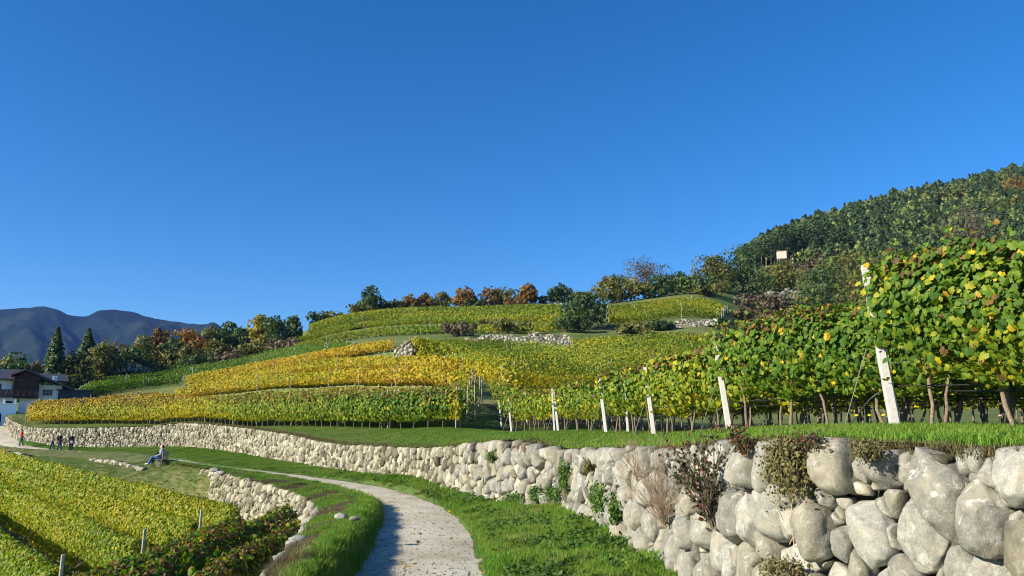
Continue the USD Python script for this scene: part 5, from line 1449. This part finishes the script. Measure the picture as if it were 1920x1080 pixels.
# ---------------------------------------------------------------- people
import manifold3d as m3
def hull_body(joints, bones, edge=0.05, smooth=8, grow=0.0):
    parts = []
    def ball(p, r):
        return m3.Manifold.sphere(r + grow, 14).translate([float(x) for x in p])
    for a_, b_ in bones:
        pa, ra = joints[a_]; pb, rb = joints[b_]
        parts.append(m3.Manifold.batch_hull([ball(pa, ra), ball(pb, rb)]))
    m = m3.Manifold.batch_boolean(parts, m3.OpType.Add).refine_to_length(edge)
    me = m.to_mesh()
    tm = trimesh.Trimesh(np.array(me.vert_properties[:, :3]), np.array(me.tri_verts), process=True)
    trimesh.smoothing.filter_taubin(tm, iterations=smooth)
    return np.array(tm.vertices), np.array(tm.faces)
def person(label, loc, heading, J, clothes, hair, group=None, extra=None):
    """J: joints in a frame that faces +x; clothes: (jacket, trousers, shoe) materials"""
    t, l = thing("person", label, "person", group, loc)
    R3 = np.array([[math.cos(heading), math.sin(heading), 0], [-math.sin(heading), math.cos(heading), 0], [0, 0, 1]])
    side = ("l", "r")
    body = [("pelvis", "waist"), ("waist", "chest"), ("chest", "neck"), ("neck", "head"), ("head", "brow")]
    for s_ in side:
        body += [("chest", "sh" + s_), ("sh" + s_, "el" + s_), ("el" + s_, "wr" + s_), ("wr" + s_, "ha" + s_), ("pelvis", "hip" + s_), ("hip" + s_, "kn" + s_), ("kn" + s_, "an" + s_), ("an" + s_, "to" + s_)]
    v, f = hull_body(J, body); put(t + "/body", v @ R3, f, "skin", smooth=True)
    v, f = hull_body(J, [("pelvis", "waist"), ("waist", "chest")] + [q for s_ in side for q in (("chest", "sh" + s_), ("sh" + s_, "el" + s_), ("el" + s_, "wr" + s_))], grow=0.022)
    put(t + "/jacket", v @ R3, f, clothes[0], smooth=True)
    v, f = hull_body(J, [("pelvis", "hipl"), ("pelvis", "hipr")] + [q for s_ in side for q in (("hip" + s_, "kn" + s_), ("kn" + s_, "an" + s_))], grow=0.018)
    put(t + "/trousers", v @ R3, f, clothes[1], smooth=True)
    for s_ in side:
        v, f = hull_body(J, [("an" + s_, "to" + s_)], grow=0.022, edge=0.05, smooth=3); put(t + "/shoe", v @ R3, f, clothes[2], smooth=True)
    h, hr = J["head"]; b_, br = J["brow"]
    hj = {"a": (np.array(h) + [-0.03, 0, 0.055], hr * 0.98), "b": (np.array(b_) + [-0.06, 0, 0.04], br * 0.95), "c": (np.array(h) + [-0.07, 0, -0.02], hr * 0.75)}
    v, f = hull_body(hj, [("a", "b"), ("a", "c")], edge=0.04, smooth=4); put(t + "/hair", v @ R3, f, hair, smooth=True)
    v, f = hull_body({"a": (np.array(h) + [0.10, 0, -0.01], 0.018), "b": (np.array(h) + [0.115, 0, -0.035], 0.02)}, [("a", "b")], edge=0.02, smooth=2); put(t + "/nose", v @ R3, f, "skin", smooth=True)
    if extra: extra(t, R3)
    return t
for nm, c in (("skin", (0.55, 0.36, 0.27)), ("cloth_red", (0.42, 0.03, 0.035)), ("cloth_black", (0.018, 0.018, 0.022)), ("cloth_blue", (0.06, 0.14, 0.30)), ("cloth_grey", (0.22, 0.25, 0.32)), ("cloth_tan", (0.36, 0.27, 0.2)), ("cloth_dark_blue", (0.035, 0.06, 0.10)), ("cloth_white", (0.75, 0.75, 0.73)), ("cloth_teal", (0.05, 0.10, 0.11)), ("hair_brown", (0.10, 0.06, 0.035)), ("hair_fair", (0.55, 0.42, 0.26)), ("hair_black", (0.015, 0.012, 0.01)), ("hair_white", (0.7, 0.68, 0.64)), ("shoe_dark", (0.03, 0.03, 0.03)), ("shoe_white", (0.7, 0.7, 0.7))):
    plain(nm, c, 0.85, 0.15, 9.0, 0.12)
def walking(h=1.72, stride=0.2, swing=0.12, bulk=1.0):
    k = h / 1.72
    j = {"pelvis": ((0, 0, .95), .125 * bulk), "waist": ((0, 0, 1.10), .12 * bulk), "chest": ((0.01, 0, 1.34), .135 * bulk), "neck": ((0.01, 0, 1.49), .055), "head": ((0.03, 0, 1.60), .098), "brow": ((0.035, 0, 1.645), .09)}
    for s_, y, q in (("l", 1, 1), ("r", -1, -1)):
        j["sh" + s_] = ((0, y * .17, 1.41), .065 * bulk); j["el" + s_] = ((-q * swing * .5, y * .22, 1.14), .048 * bulk); j["wr" + s_] = ((-q * swing + .09, y * .21, .92), .036); j["ha" + s_] = ((-q * swing + .12, y * .20, .84), .04)
        j["hip" + s_] = ((0, y * .085, .90), .095 * bulk); j["kn" + s_] = ((q * stride * .55 + .03, y * .09, .49), .062); j["an" + s_] = ((q * stride - .02, y * .09, .075), .043); j["to" + s_] = ((q * stride + .14, y * .10, .035), .035)
    return {n: (np.array(p) * k, r * k) for n, (p, r) in j.items()}
def on_road(px, D, z=None):
    i = np.argmin(np.abs((Ll_[:, 1] + Rl_[:, 1]) / 2 - D))
    p = P(px, 840, D)
    c = (Ll_[i] + Rl_[i]) / 2
    return np.array([p[0], p[1], c[2] + 0.03])
def pack_on(mat_, at=(-0.16, 0, 1.25), size=(0.2, 0.3, 0.46)):
    def go(t, R3):
        v, f = box(at, size, 0, 0.07); put(t + "/backpack", v @ R3, f, mat_, smooth=40)
    return go
walk = "walkers on the lane below the long wall"
person("walker in a red jacket, alone at the left end of the lane", P(39, 835.5, 90), math.pi * 0.15, walking(1.70, 0.16), ("cloth_red", "cloth_teal", "shoe_dark"), "hair_brown", walk)
person("walker in a tan top and dark blue trousers, left of the pair on the lane", P(97, 843, 86), math.pi * 0.1, walking(1.62, 0.2), ("cloth_tan", "cloth_dark_blue", "shoe_dark"), "hair_brown", walk)
person("walker with white hair and a black jacket beside the tan-topped one", P(110.5, 845, 85), math.pi * 0.1, walking(1.76, 0.18, bulk=1.12), ("cloth_black", "cloth_dark_blue", "shoe_dark"), "hair_white", walk, pack_on("cloth_black"))
def bag(t, R3):
    v, f = box((0.2, 0.02, 0.95), (0.10, 0.26, 0.24), 0, 0.04); put(t + "/bag", v @ R3, f, "cloth_white", smooth=40, label="white bag held in front")
person("walker all in black holding a white bag, rightmost of the walkers", P(132, 846.5, 84), -math.pi * 0.35, walking(1.78, 0.14), ("cloth_black", "cloth_black", "shoe_dark"), "hair_black", walk, bag)
def seated(lean=-0.12, legs=0.0):
    j = {"pelvis": ((0, 0, .52), .135), "waist": ((lean * .5, 0, .68), .13), "chest": ((lean, 0, .92), .14), "neck": ((lean * 1.0, 0, 1.07), .055), "head": ((lean * 0.9 + .03, 0, 1.19), .1), "brow": ((lean * 0.9 + .035, 0, 1.235), .092)}
    for s_, y in (("l", 1), ("r", -1)):
        j["sh" + s_] = ((lean, y * .18, .99), .066); j["el" + s_] = ((lean * .4 - .05, y * .24, .74), .05); j["wr" + s_] = ((.16, y * .18, .62), .038); j["ha" + s_] = ((.25, y * .16, .60), .042)
        j["hip" + s_] = ((.02, y * .09, .50), .1); j["kn" + s_] = ((.46, y * .12, .53 + .02 * y), .068); j["an" + s_] = ((.66 + legs, y * .11, .10), .046); j["to" + s_] = ((.82 + legs, y * .12, .07), .038)
    return {n: (np.array(p, float), r) for n, (p, r) in j.items()}
sp = on_slope(302, 872) + [0, 0, 0.02]
print("bench at", sp)
bt, bl = thing("bench", "plain wooden bench on the bank with two people seated on it", "bench", None, sp)
br_ = math.pi * 1.06
c, s_ = math.cos(br_), math.sin(br_)
def bpart(nm, ctr, size):
    v, f = box(ctr, size, 0, 0.015); put(bt + "/" + nm, v @ np.array([[c, s_, 0], [-s_, c, 0], [0, 0, 1]]), f, "wood_post")
for k in range(3): bpart("seat_slat", (-0.12 + k * 0.15, 0, 0.385), (0.13, 1.7, 0.04))
for yy in (-0.7, 0.7): bpart("leg", (0, yy, 0.05), (0.30, 0.06, 0.62))
for k in range(2): bpart("back_slat", (-0.26, 0, 0.62 + k * 0.17), (0.035, 1.7, 0.12))
for yy in (-0.7, 0.7): bpart("back_post", (-0.23, yy, 0.55), (0.05, 0.07, 0.75))
off = lambda x, y: np.array([x * c - y * s_, x * s_ + y * c, 0.0])
person("seated person in a grey-blue jacket and jeans, nearer on the bench", sp + off(0.02, 0.36) + [0, 0, 0.0], br_, seated(-0.16, 0.02), ("cloth_grey", "cloth_blue", "shoe_white"), "hair_brown", "pair seated on the bench")
person("seated fair-haired person with a black bag, behind on the bench", sp + off(0.06, -0.36) + [0, 0, 0.0], br_, seated(0.02, -0.06), ("cloth_grey", "cloth_dark_blue", "shoe_white"), "hair_fair", "pair seated on the bench")
v, f = box(sp + off(0.32, -0.36) + [0, 0, 0.68], (0.26, 0.34, 0.34), br_, 0.08); put("/World/bag", v, f, "cloth_black", smooth=40, label="black bag on the lap of the fair-haired seated person", category="bag")
# ---------------------------------------------------------------- grass
mat("grass_blade", {"g": ("geometry", {}), "o": ("object_info", {}), "n": ("noise_texture", {"scale": 0.7, "detail": 4.0}), "a": ("attribute", {"attribute": "tone"}),
                    "m1": ("math", {"math_type": "multiply_add", "value2": 0.75, "value3": -0.13}), "m2": ("math", {"math_type": "multiply_add", "value2": 0.30}), "m3": ("math", {"math_type": "multiply_add", "value2": 0.30}),
                    "r": ("rgb_ramp", {"ramp": [(0.0, (0.04, 0.12, 0.010)), (0.30, (0.092, 0.235, 0.018)), (0.52, (0.165, 0.315, 0.030)), (0.74, (0.24, 0.29, 0.05)), (0.9, (0.38, 0.30, 0.13))]}),
                    "p": ("principled_bsdf", {"roughness": 0.6, "specular_ior_level": 0.2}), "t": ("translucent_bsdf", {}), "x": ("mix_closure", {"fac": 0.3})},
    [("g.position", "n.vector"), ("n.fac", "m1.value1"), ("o.random", "m2.value1"), ("m1.value", "m2.value3"), ("a.fac", "m3.value1"), ("m2.value", "m3.value3"), ("m3.value", "r.fac"),
     ("r.color", "p.base_color"), ("r.color", "t.color"), ("p.BSDF", "x.closure1"), ("t.BSDF", "x.closure2")], surface="x.closure")
leaf_mat("dry_grass", [(0, (0.07, 0.08, 0.025)), (0.5, (0.17, 0.135, 0.06)), (1, (0.34, 0.26, 0.13))], 0.25)
leaf_mat("weed_leaf", [(0, (0.03, 0.075, 0.015)), (0.5, (0.07, 0.15, 0.022)), (1, (0.14, 0.22, 0.035))], 0.3)

def tuft(rng, n, h, spread, bend, width):
    a_ = rng.uniform(0, 2 * np.pi, n)
    r = spread * np.sqrt(rng.random(n))
    b = np.column_stack([r * np.cos(a_), r * np.sin(a_), np.zeros(n) - 0.02])
    d = rng.uniform(0, 2 * np.pi, n)
    dx = np.column_stack([np.cos(d), np.sin(d), 0 * d])
    sd = np.column_stack([-np.sin(d), np.cos(d), 0 * d]) * width
    hh = h * rng.uniform(0.5, 1.25, n)[:, None]
    bd = bend * rng.uniform(0.3, 1.3, n)[:, None]
    m_ = b + dx * hh * bd * 0.35 + [0, 0, 1] * hh * 0.62
    t_ = b + dx * hh * bd + [0, 0, 1] * hh * (1 - 0.25 * bd)
    v = np.stack([b - sd, b + sd, m_ - sd * .75, m_ + sd * .75, t_], 1).reshape(-1, 3)
    f = (np.array([[0, 1, 3], [0, 3, 2], [2, 3, 4]])[None] + (np.arange(n) * 5)[:, None, None]).reshape(-1, 3)
    tone = np.repeat(rng.uniform(0, 1, n), 5) * 0.6 + np.tile([0, 0, .2, .2, .4], n)
    return v, f, tone
def scatter(g, n, rng, dens):
    a_, b_, c_, d_ = g[:-1, :-1], g[:-1, 1:], g[1:, 1:], g[1:, :-1]
    area = 0.5 * (np.linalg.norm(np.cross(b_ - a_, d_ - a_), axis=2) + np.linalg.norm(np.cross(b_ - c_, d_ - c_), axis=2))
    w = (area * dens((a_ + c_) / 2)).ravel()
    k = rng.choice(len(w), n, p=w / w.sum())
    u, v = rng.random((n, 1)), rng.random((n, 1))
    q = [x.reshape(-1, 3)[k] for x in (a_, b_, c_, d_)]
    return q[0] * (1 - u) * (1 - v) + q[1] * u * (1 - v) + q[2] * u * v + q[3] * (1 - u) * v
def grass(name, label, sets, seed, material="grass_blade", h=0.15, kinds=4, n=16, spread=0.09, bend=0.75, width=0.005):
    pi = UsdGeom.PointInstancer.Define(stage, "/World/" + name)
    data(pi.GetPrim(), label=label, category="grass", kind="stuff")
    UsdGeom.Scope.Define(stage, f"/World/{name}/prototypes")
    pr = []
    for k in range(kinds):
        r_ = np.random.default_rng(seed + k)
        v, f, t = tuft(r_, n, h, spread, bend, width)
        pr.append(put(f"/World/{name}/prototypes/tuft_{k}", v, f, material, tone=t))
    pts = np.vstack([p for p, _ in sets]); sc = np.concatenate([s for _, s in sets])
    r_ = np.random.default_rng(seed + 50)
    instancer(pi, pr, r_.integers(0, kinds, len(pts)), pts, sc, r_.uniform(0, 2 * np.pi, len(pts)))
rng = np.random.default_rng(90)
near = lambda lo, hi, p=1.6: (lambda c: np.where((c[..., 1] > lo) & (c[..., 1] < hi), 1 / np.maximum(c[..., 1], 5) ** p, 0))
def sized(p, lo=0.7, hi=1.4, ref=16.0, zlo=0.4):
    s = rng.uniform(lo, hi, len(p))
    xy = s * np.clip(p[:, 1] / ref, 0.8, 3.0)
    return np.column_stack([xy, xy, s * np.clip(1.1 - (p[:, 1] - 16) / 40, zlo, 1.0)])
patch = lambda p, sc, t: fbm(np.column_stack([p[:, :2] * sc, 0 * p[:, 0]]), 3, 14) > t
v1 = scatter(g_verge[:, 1:], 26000, rng, near(8, 95))
# long grass grows in patches towards the wall
s1 = sized(v1, 0.6, 1.2) * (0.55 + 0.9 * fbm(np.column_stack([v1[:, :2] * 0.8, 0 * v1[:, 0]]), 3, 2) ** 1.5)[:, None]
v1 = v1[(v1[:, 1] < 24) | (np.min(np.linalg.norm(v1[:, None, :2] - Rl_[None, ::6, :2], axis=2), axis=1) > 0.45)]
s1 = sized(v1, 0.6, 1.2) * (0.55 + 0.9 * fbm(np.column_stack([v1[:, :2] * 0.8, 0 * v1[:, 0]]), 3, 2) ** 1.5)[:, None]
b1 = scatter(g_b1, 9000, rng, near(6, 90)); b1 = b1[(b1[:, 1] < 24) | (np.min(np.linalg.norm(b1[:, None, :2] - Ll_[None, ::6, :2], axis=2), axis=1) > 0.3)]; b2 = scatter(g_b2, 12000, rng, near(6, 60)); sl = scatter(g_slope[i_split:], 5000, rng, near(30, 95, 1.0))
grass("verge_grass", "lush green grass on the verge between lane and long wall", [(v1, s1)], 600, h=0.17, n=18)
hd = scatter(g_b2, 9000, rng, near(7, 13, 0.5)); hq_ = pix(hd); hd = hd[(hq_[:, 0] > 515) & (hq_[:, 0] < 640) & (hq_[:, 1] > 1030) & (hq_[:, 1] < 1120)]
sel2 = patch(b2, 0.9, 0.50)
grass("bank_grass", "rough green grass on the bank left of the lane", [(b1, sized(b1, 0.5, 1.1, zlo=0.25)), (b2[~sel2], sized(b2[~sel2], 0.4, 0.9, zlo=0.25)), (sl, sized(sl, 0.5, 0.9, zlo=0.3))], 620, h=0.17, n=18)
grass("dry_bank_grass", "matted brownish dry grass on top of the bank and slope", [(b2[sel2], sized(b2[sel2], 0.4, 0.9, zlo=0.25)), (sl[::3] + [0.1, 0.1, 0], sized(sl[::3], 0.4, 0.8)), (hd, sized(hd, 0.8, 1.5))], 640, material="dry_grass", h=0.11, n=18, bend=1.1)
vd = scatter(g_verge[:, 1:9], 2600, rng, near(8, 60, 1.3)); vd = vd[patch(vd, 0.7, 0.50)]
vp = scatter(g_verge[:, 3:], 3000, rng, near(8, 60, 1.3)); vp = vp[patch(vp + 40, 0.6, 0.58)]
grass("dry_verge_grass", "straw-coloured dry grass scattered through the green verge", [(vd, sized(vd, 0.4, 0.8)), (vp, sized(vp, 0.4, 0.8))], 650, material="dry_grass", h=0.12, n=14, bend=1.0)
# clover and plantain leaves in the verge
wp = scatter(g_verge[:, 3:], 2200, rng, near(8, 40, 1.4)); wp = wp[patch(wp + 11, 0.9, 0.52)]
pi_ = UsdGeom.PointInstancer.Define(stage, "/World/verge_weeds"); data(pi_.GetPrim(), label="broad-leaved low weeds among the verge grass", category="weeds", kind="stuff")
UsdGeom.Scope.Define(stage, "/World/verge_weeds/prototypes"); pr_ = []
for k in range(3):
    r_ = np.random.default_rng(300 + k)
    n_ = 16
    C = np.column_stack([r_.normal(0, 0.06, (n_, 2)), r_.uniform(0.03, 0.10, n_)])
    v, f, m = leaves(C, r_.normal(0, 0.4, (n_, 3)) + [0, 0, 1], 0.05 * r_.uniform(0.6, 1.4, n_), FIVE, r_, 0.0)
    pr_.append(put(f"/World/verge_weeds/prototypes/weed_{k}", v, f, "weed_leaf", tone=np.repeat(r_.uniform(0, 1, n_), m)))
instancer(pi_, pr_, rng.integers(0, 3, len(wp)), wp, rng.uniform(0.7, 1.5, len(wp)), rng.uniform(0, 6.28, len(wp)))
# fallen vine leaves and loose pebbles
fl = np.vstack([scatter(g_verge, 260, rng, near(8, 40, 1.2)) + [0, 0, 0.06], scatter(g_road[:, 2:-2], 70, rng, near(9, 40, 1.2)) + [0, 0, 0.012], scatter(g_b2, 120, rng, near(8, 30, 1.2)) + [0, 0, 0.06]])
v, f, m = leaves(fl, rng.normal(0, 0.35, fl.shape) + [0, 0, 1], rng.uniform(0.05, 0.11, len(fl)), FIVE, rng, 0.0)
pth_ = put("/World/fallen_leaves", v, f, "vine_leaf", tone=np.repeat(rng.uniform(0.55, 1.0, len(fl)), m), label="yellow and brown fallen vine leaves strewn over lane and verge", category="leaves", kind="stuff")
pb_ = scatter(g_road[:, 1:-1], 2600, rng, near(9, 30, 1.4))
pi_ = UsdGeom.PointInstancer.Define(stage, "/World/pebbles"); data(pi_.GetPrim(), label="loose pale pebbles on the gravel lane", category="pebbles", kind="stuff")
UsdGeom.Scope.Define(stage, "/World/pebbles/prototypes"); pr_ = []
for k in range(3):
    v_ = np.array(ICO[1].vertices) * [0.018, 0.013, 0.009] * (1 + 0.5 * (fbm(np.array(ICO[1].vertices) * 1.3 + k * 9, 2, 3)[:, None] - 0.5))
    pr_.append(put(f"/World/pebbles/prototypes/pebble_{k}", v_, np.array(ICO[1].faces), ["granite_pale", "granite_white", "granite_grey"][k], smooth=50))
instancer(pi_, pr_, rng.integers(0, 3, len(pb_)), pb_, rng.uniform(0.4, 1.5, len(pb_)) ** 1.5, rng.uniform(0, 6.28, len(pb_)))
# terrace above the wall
gt_a = np.linspace(-0.62, 1.2, 260)
gd0 = np.interp(gt_a, a, D0)
gk = np.linspace(0, 1, 40)[None]
reach = np.interp(gt_a, [-0.62, -0.1, 0.0, 0.4, 0.8, 1.2], [12, 30, 38, 16, 9, 7])
gD = gd0[:, None] + 0.15 + reach[:, None] * gk
gX = gt_a[:, None] * gD
g_terr = np.stack([gX, gD, ground_z(gX, gD)], -1)
t1 = scatter(g_terr, 30000, rng, near(3, 110, 1.5))
t2 = scatter(g_terr, 14000, rng, near(22, 110, 0.6))
grass("terrace_grass", "sunlit green grass along the top of the wall under the vines", [(t2, sized(t2, 0.5, 1.1, 16, zlo=0.35) * [0.8, 0.8, 1]), (t1, sized(t1, 0.5, 1.1, 14, zlo=0.3))], 660, h=0.12, n=16)
edge_pts = []
for s in rng.uniform(_s_start, WALL_LEN * 0.75, 1800):
    t_, b_, n_ = wall_at(np.array([s]))
    edge_pts.append([*(t_[0, :2] - n_[0] * rng.uniform(0.02, 0.5)), t_[0, 2] - 0.02])
for s in rng.uniform(_s_start, np.interp(12, _t[:, 1], _s), 1500):
    t_, b_, n_ = wall_at(np.array([s]))
    edge_pts.append([*(t_[0, :2] - n_[0] * rng.uniform(-0.12, 0.25)), t_[0, 2] - rng.uniform(0.03, 0.12)])
edge_pts = np.array(edge_pts)
grass("dry_edge_grass", "brownish dry grass fringe on the top edge of the long wall", [(edge_pts, rng.uniform(0.5, 1.0, len(edge_pts)) * np.clip(edge_pts[:, 1] / 16, 0.7, 2.2))], 680, material="dry_grass", h=0.10, n=16, bend=1.1)
lx, ly = np.meshgrid(np.linspace(-16, -4.5, 60), np.linspace(8, 36, 100), indexing="ij")
g_low = np.stack([lx, ly, low_z(lx, ly)], -1)
l1 = scatter(g_low, 5000, rng, near(8, 36, 1.0))
grass("lower_grass", "dark grass between the rows of the lower vineyard", [(l1, sized(l1))], 700, h=0.16)

# ---------------------------------------------------------------- plants on and by the wall
_ss = np.linspace(_s_start, WALL_LEN, 1600)
def wall_pick(px, py):
    t, b, n = wall_at(_ss)
    best = None
    for k in np.linspace(0, 1.02, 40):
        h = b + (t[:, 2] - b) * k
        w = place_a(_ss, h, np.full(len(_ss), 0.16))
        e = np.hypot(*(pix(w) - [px, py]).T)
        i = e.argmin()
        if best is None or e[i] < best[0]: best = (e[i], w[i], np.append(n[i], 0.0))
    return best[1], best[2]
def twiggy(name, label, px, py, Hm, Wm, rng, mat_, stems, leaf=None, nleaf=0, leaf_size=0.03, up=1.0, cat="shrub", lean=None, kids=5, r0=0.006):
    p, n = wall_pick(px, py)
    t, loc = thing(name, label, cat, None, p)
    tx = np.array([-n[1], n[0], 0])
    acc = Acc(); tips = []
    for k in range(stems):
        d = unit(n * rng.uniform(0.05, 0.5) + tx * rng.normal(0, Wm / Hm * 0.6) + np.array([0, 0, up]) + (0 if lean is None else lean))
        L = Hm * rng.uniform(0.6, 1.1)
        b0 = tx * rng.normal(0, 0.05) + np.array([0, 0, -0.05])
        q = [b0]
        for j in range(5):
            d = unit(d + rng.normal(0, 0.13, 3)); q.append(q[-1] + d * L / 5)
        q = np.array(q)
        acc.add(*tube(q, r0 * np.linspace(1.3, 0.4, 6), 4, cap=False))
        for c in range(kids):
            j = rng.integers(1, 6)
            d2 = unit(unit(q[j] - q[j - 1]) + rng.normal(0, 0.55, 3))
            L2 = L * rng.uniform(0.12, 0.4)
            q2 = np.array([q[j], q[j] + d2 * L2 * 0.5 + rng.normal(0, 0.01, 3), q[j] + unit(d2 + [0, 0, 0.2]) * L2])
            acc.add(*tube(q2, r0 * np.array([0.6, 0.45, 0.25]), 3, cap=False))
            tips += [q2[1], q2[2], (q2[0] + q2[1]) / 2]
    acc.put(t + "/twigs", mat_)
    if leaf:
        tips = np.array(tips)
        C = tips[rng.integers(0, len(tips), nleaf)] + rng.normal(0, 0.009, (nleaf, 3))
        v, f, m = leaves(C, rng.normal(size=(nleaf, 3)) + n, leaf_size * rng.uniform(0.6, 1.4, nleaf), KITE, rng, 0.1)
        put(t + "/leaves", v, f, leaf, tone=np.repeat(rng.uniform(0, 1, nleaf), m), kind="stuff")
    return t, p, n
rng = np.random.default_rng(123)
leaf_mat("red_brown_leaf", [(0, (0.03, 0.04, 0.018)), (0.55, (0.075, 0.075, 0.03)), (0.88, (0.13, 0.095, 0.04)), (0.93, (0.20, 0.06, 0.045)), (1, (0.42, 0.05, 0.05))], 0.25)
leaf_mat("thyme_leaf", [(0, (0.07, 0.075, 0.03)), (0.5, (0.14, 0.13, 0.05)), (1, (0.24, 0.18, 0.07))], 0.2)
twiggy("dry_shrub", "bare dry brownish twigs spreading in front of the wall", 1246, 980, 1.05, 1.15, rng, "dead_twig", 40, kids=12, r0=0.0042)
twiggy("dry_shrub", "smaller bare twigs hanging from the wall left of the dry shrub", 1196, 900, 0.7, 0.5, rng, "dead_twig", 12, kids=7, r0=0.005)
twiggy("red_leaved_shrub", "dark shrub with a few red leaves rooted in the wall", 1338, 985, 0.95, 0.5, rng, "bark", 18, "red_brown_leaf", 2000, 0.034, kids=12, r0=0.008)
twiggy("red_leaved_shrub", "sparse red-tipped shrub on the wall top right of the dark shrub", 1392, 850, 0.35, 0.5, rng, "cane", 12, "red_brown_leaf", 500, 0.03, kids=8, r0=0.004)
twiggy("dry_stalk", "thick pale dead stalk leaning across the dark shrub", 1306, 945, 0.55, 0.05, rng, "dry_stalk", 1, kids=0, r0=0.012, lean=np.array([0.5, -0.3, 0]))
twiggy("dry_stalks", "pale dry stalks rising from a gap between the big boulders", 1500, 1010, 0.7, 0.75, rng, "dry_stalk", 7, "thyme_leaf", 60, 0.025, kids=4, r0=0.0032)
def cushion(name, label, px, py, w, h, rng, leaf, n, size, cat="plant", depth=0.16):
    p, nn = wall_pick(px, py)
    t, loc = thing(name, label, cat, None, p)
    tx = np.array([-nn[1], nn[0], 0])
    C = tx * (rng.normal(0, w / 3.0, n))[:, None] + np.array([0, 0, 1]) * (rng.normal(0, h / 3.0, n))[:, None] + nn * (rng.uniform(0.0, depth, n))[:, None]
    v, f, m = leaves(C, rng.normal(size=(n, 3)) * 0.7 + nn, size * rng.uniform(0.6, 1.4, n), KITE, rng, 0.2)
    put(t + "/foliage", v, f, leaf, tone=np.repeat(rng.uniform(0, 1, n), m), kind="stuff")
    acc = Acc()
    for k in range(14):
        e = C[rng.integers(0, n)]
        acc.add(*tube(np.array([[0, 0, -0.05], e * 0.5 + [0, 0, 0.02], e]), [0.005, 0.004, 0.002], 3, cap=False))
    acc.put(t + "/stems", "dead_twig")
cushion("thyme_cushion", "olive-brown cushion plant hanging over the boulders right of the shrubs", 1492, 868, 0.36, 0.34, rng, "thyme_leaf", 3600, 0.028, depth=0.24)
cushion("thyme_cushion", "small olive tuft between two boulders near the wall top", 1655, 852, 0.14, 0.10, rng, "thyme_leaf", 800, 0.02, depth=0.22)
cushion("thyme_cushion", "reddish brown trailing tuft on the wall top beside the guy wire", 1540, 832, 0.3, 0.10, rng, "red_brown_leaf", 900, 0.022)
cushion("moss_tuft", "olive moss tuft high on the wall left of the dry twigs", 1112, 872, 0.28, 0.16, rng, "thyme_leaf", 700, 0.04)
for k, (px, py, w, h, n_) in enumerate([(1062, 892, 0.42, 0.5, 600), (1128, 935, 0.7, 0.35, 700), (1160, 958, 0.3, 0.45, 450), (1008, 928, 0.35, 0.3, 350), (925, 857, 0.25, 0.25, 200), (968, 938, 0.8, 0.3, 450), (1040, 925, 0.5, 0.3, 350)]):
    cushion("creeper", ["green creeper on the wall above the long grass, hanging from mid height", "broad green creeper patch left of the dry twigs", "green creeper beside the tall upright boulder", "green weed sprouting from the wall foot by a big pale stone", "small green weed high on the far part of the wall", "bushy weeds along the wall foot where the wall bends", "thin green weeds between the stones under the creeper"][k], px, py, w, h, rng, "weed_leaf", n_, 0.055, "creeper")
cushion("weed", "leafy green weeds at the foot of the boulders at the bottom", 1235, 1062, 0.7, 0.2, rng, "weed_leaf", 900, 0.05, "weed", 0.7)
cushion("weed", "grey-green weeds below the biggest boulder at the bottom edge", 1490, 1070, 0.3, 0.14, rng, "thyme_leaf", 600, 0.03, "weed", 0.3)
# loose stones by the lane
rng = np.random.default_rng(8)
for k, (px, py, z, r, lab) in enumerate([(905, 1052, 0.03, 0.09, "pale stone lying at the right edge of the lane"), (560, 1012, 0.30, 0.16, "white stone in the grass on top of the bank"), (545, 1050, 0.18, 0.26, "large white edge stone of the bank near the bottom"), (524, 1075, 0.15, 0.28, "white edge stone of the bank at the bottom edge"), (640, 968, 0.45, 0.14, "pale flat stone on the grassy bank"), (665, 972, 0.5, 0.11, "small pale stone on the bank beside the flat one"), (404, 881, 0.08, 0.45, "grey slab at the left end of the retaining wall"), (415, 886, 0.0, 0.3, "pale block under the grey slab")]):
    p = PZ(px, py, z)
    r = min(r, 0.28)
    th = np.arange(7) * 2 * np.pi / 7
    poly = np.column_stack([np.cos(th), np.sin(th) * 0.7]) * r * rng.uniform(0.8, 1.15, (7, 1))
    q, f, _ = stone_shape(poly, r, 2, rng, gap=0.0)
    put("/World/loose_stone", q[:, [0, 2, 1]] * [1, -1, 0.6] + p, f, ["granite_pale", "granite_white", "granite_grey"][k % 3], smooth=True, label=lab, category="stone")
# small flowers
for k, (px, D, m_, lab) in enumerate([(1596, 8.6, "cloth_yellow", "yellow flower in the grass below the guy wire"), (1620, 9.0, "cloth_yellow", "second yellow flower in the grass on the terrace"), (1646, 8.2, "cloth_yellow", "yellow flower left of the thick white post"), (1862, 8.3, "cloth_pink", "pink clover head right of the trunk near the right edge")]):
    if k == 0:
        plain("cloth_yellow", (0.75, 0.55, 0.02), 0.7, 0.2); plain("cloth_pink", (0.55, 0.25, 0.30), 0.7, 0.2)
    x = (px - 960) / FPX * D * 1.0
    p = np.array([x, D, float(ground_z(np.array([x]), np.array([D]))[0])])
    t, loc = thing("wild_flower", lab, "flower", None, p)
    v, f = tube(np.array([[0, 0, -0.02], [0.01, 0, 0.1], [0.015, 0, 0.19]]), 0.003, 4); put(t + "/stem", v, f, "weed_leaf", tone=np.full(len(v), 0.5))
    ic = ICO[1]; v = np.array(ic.vertices) * [0.022, 0.022, 0.012] + [0.015, 0, 0.195]; put(t + "/bloom", v, np.array(ic.faces), m_, smooth=True)
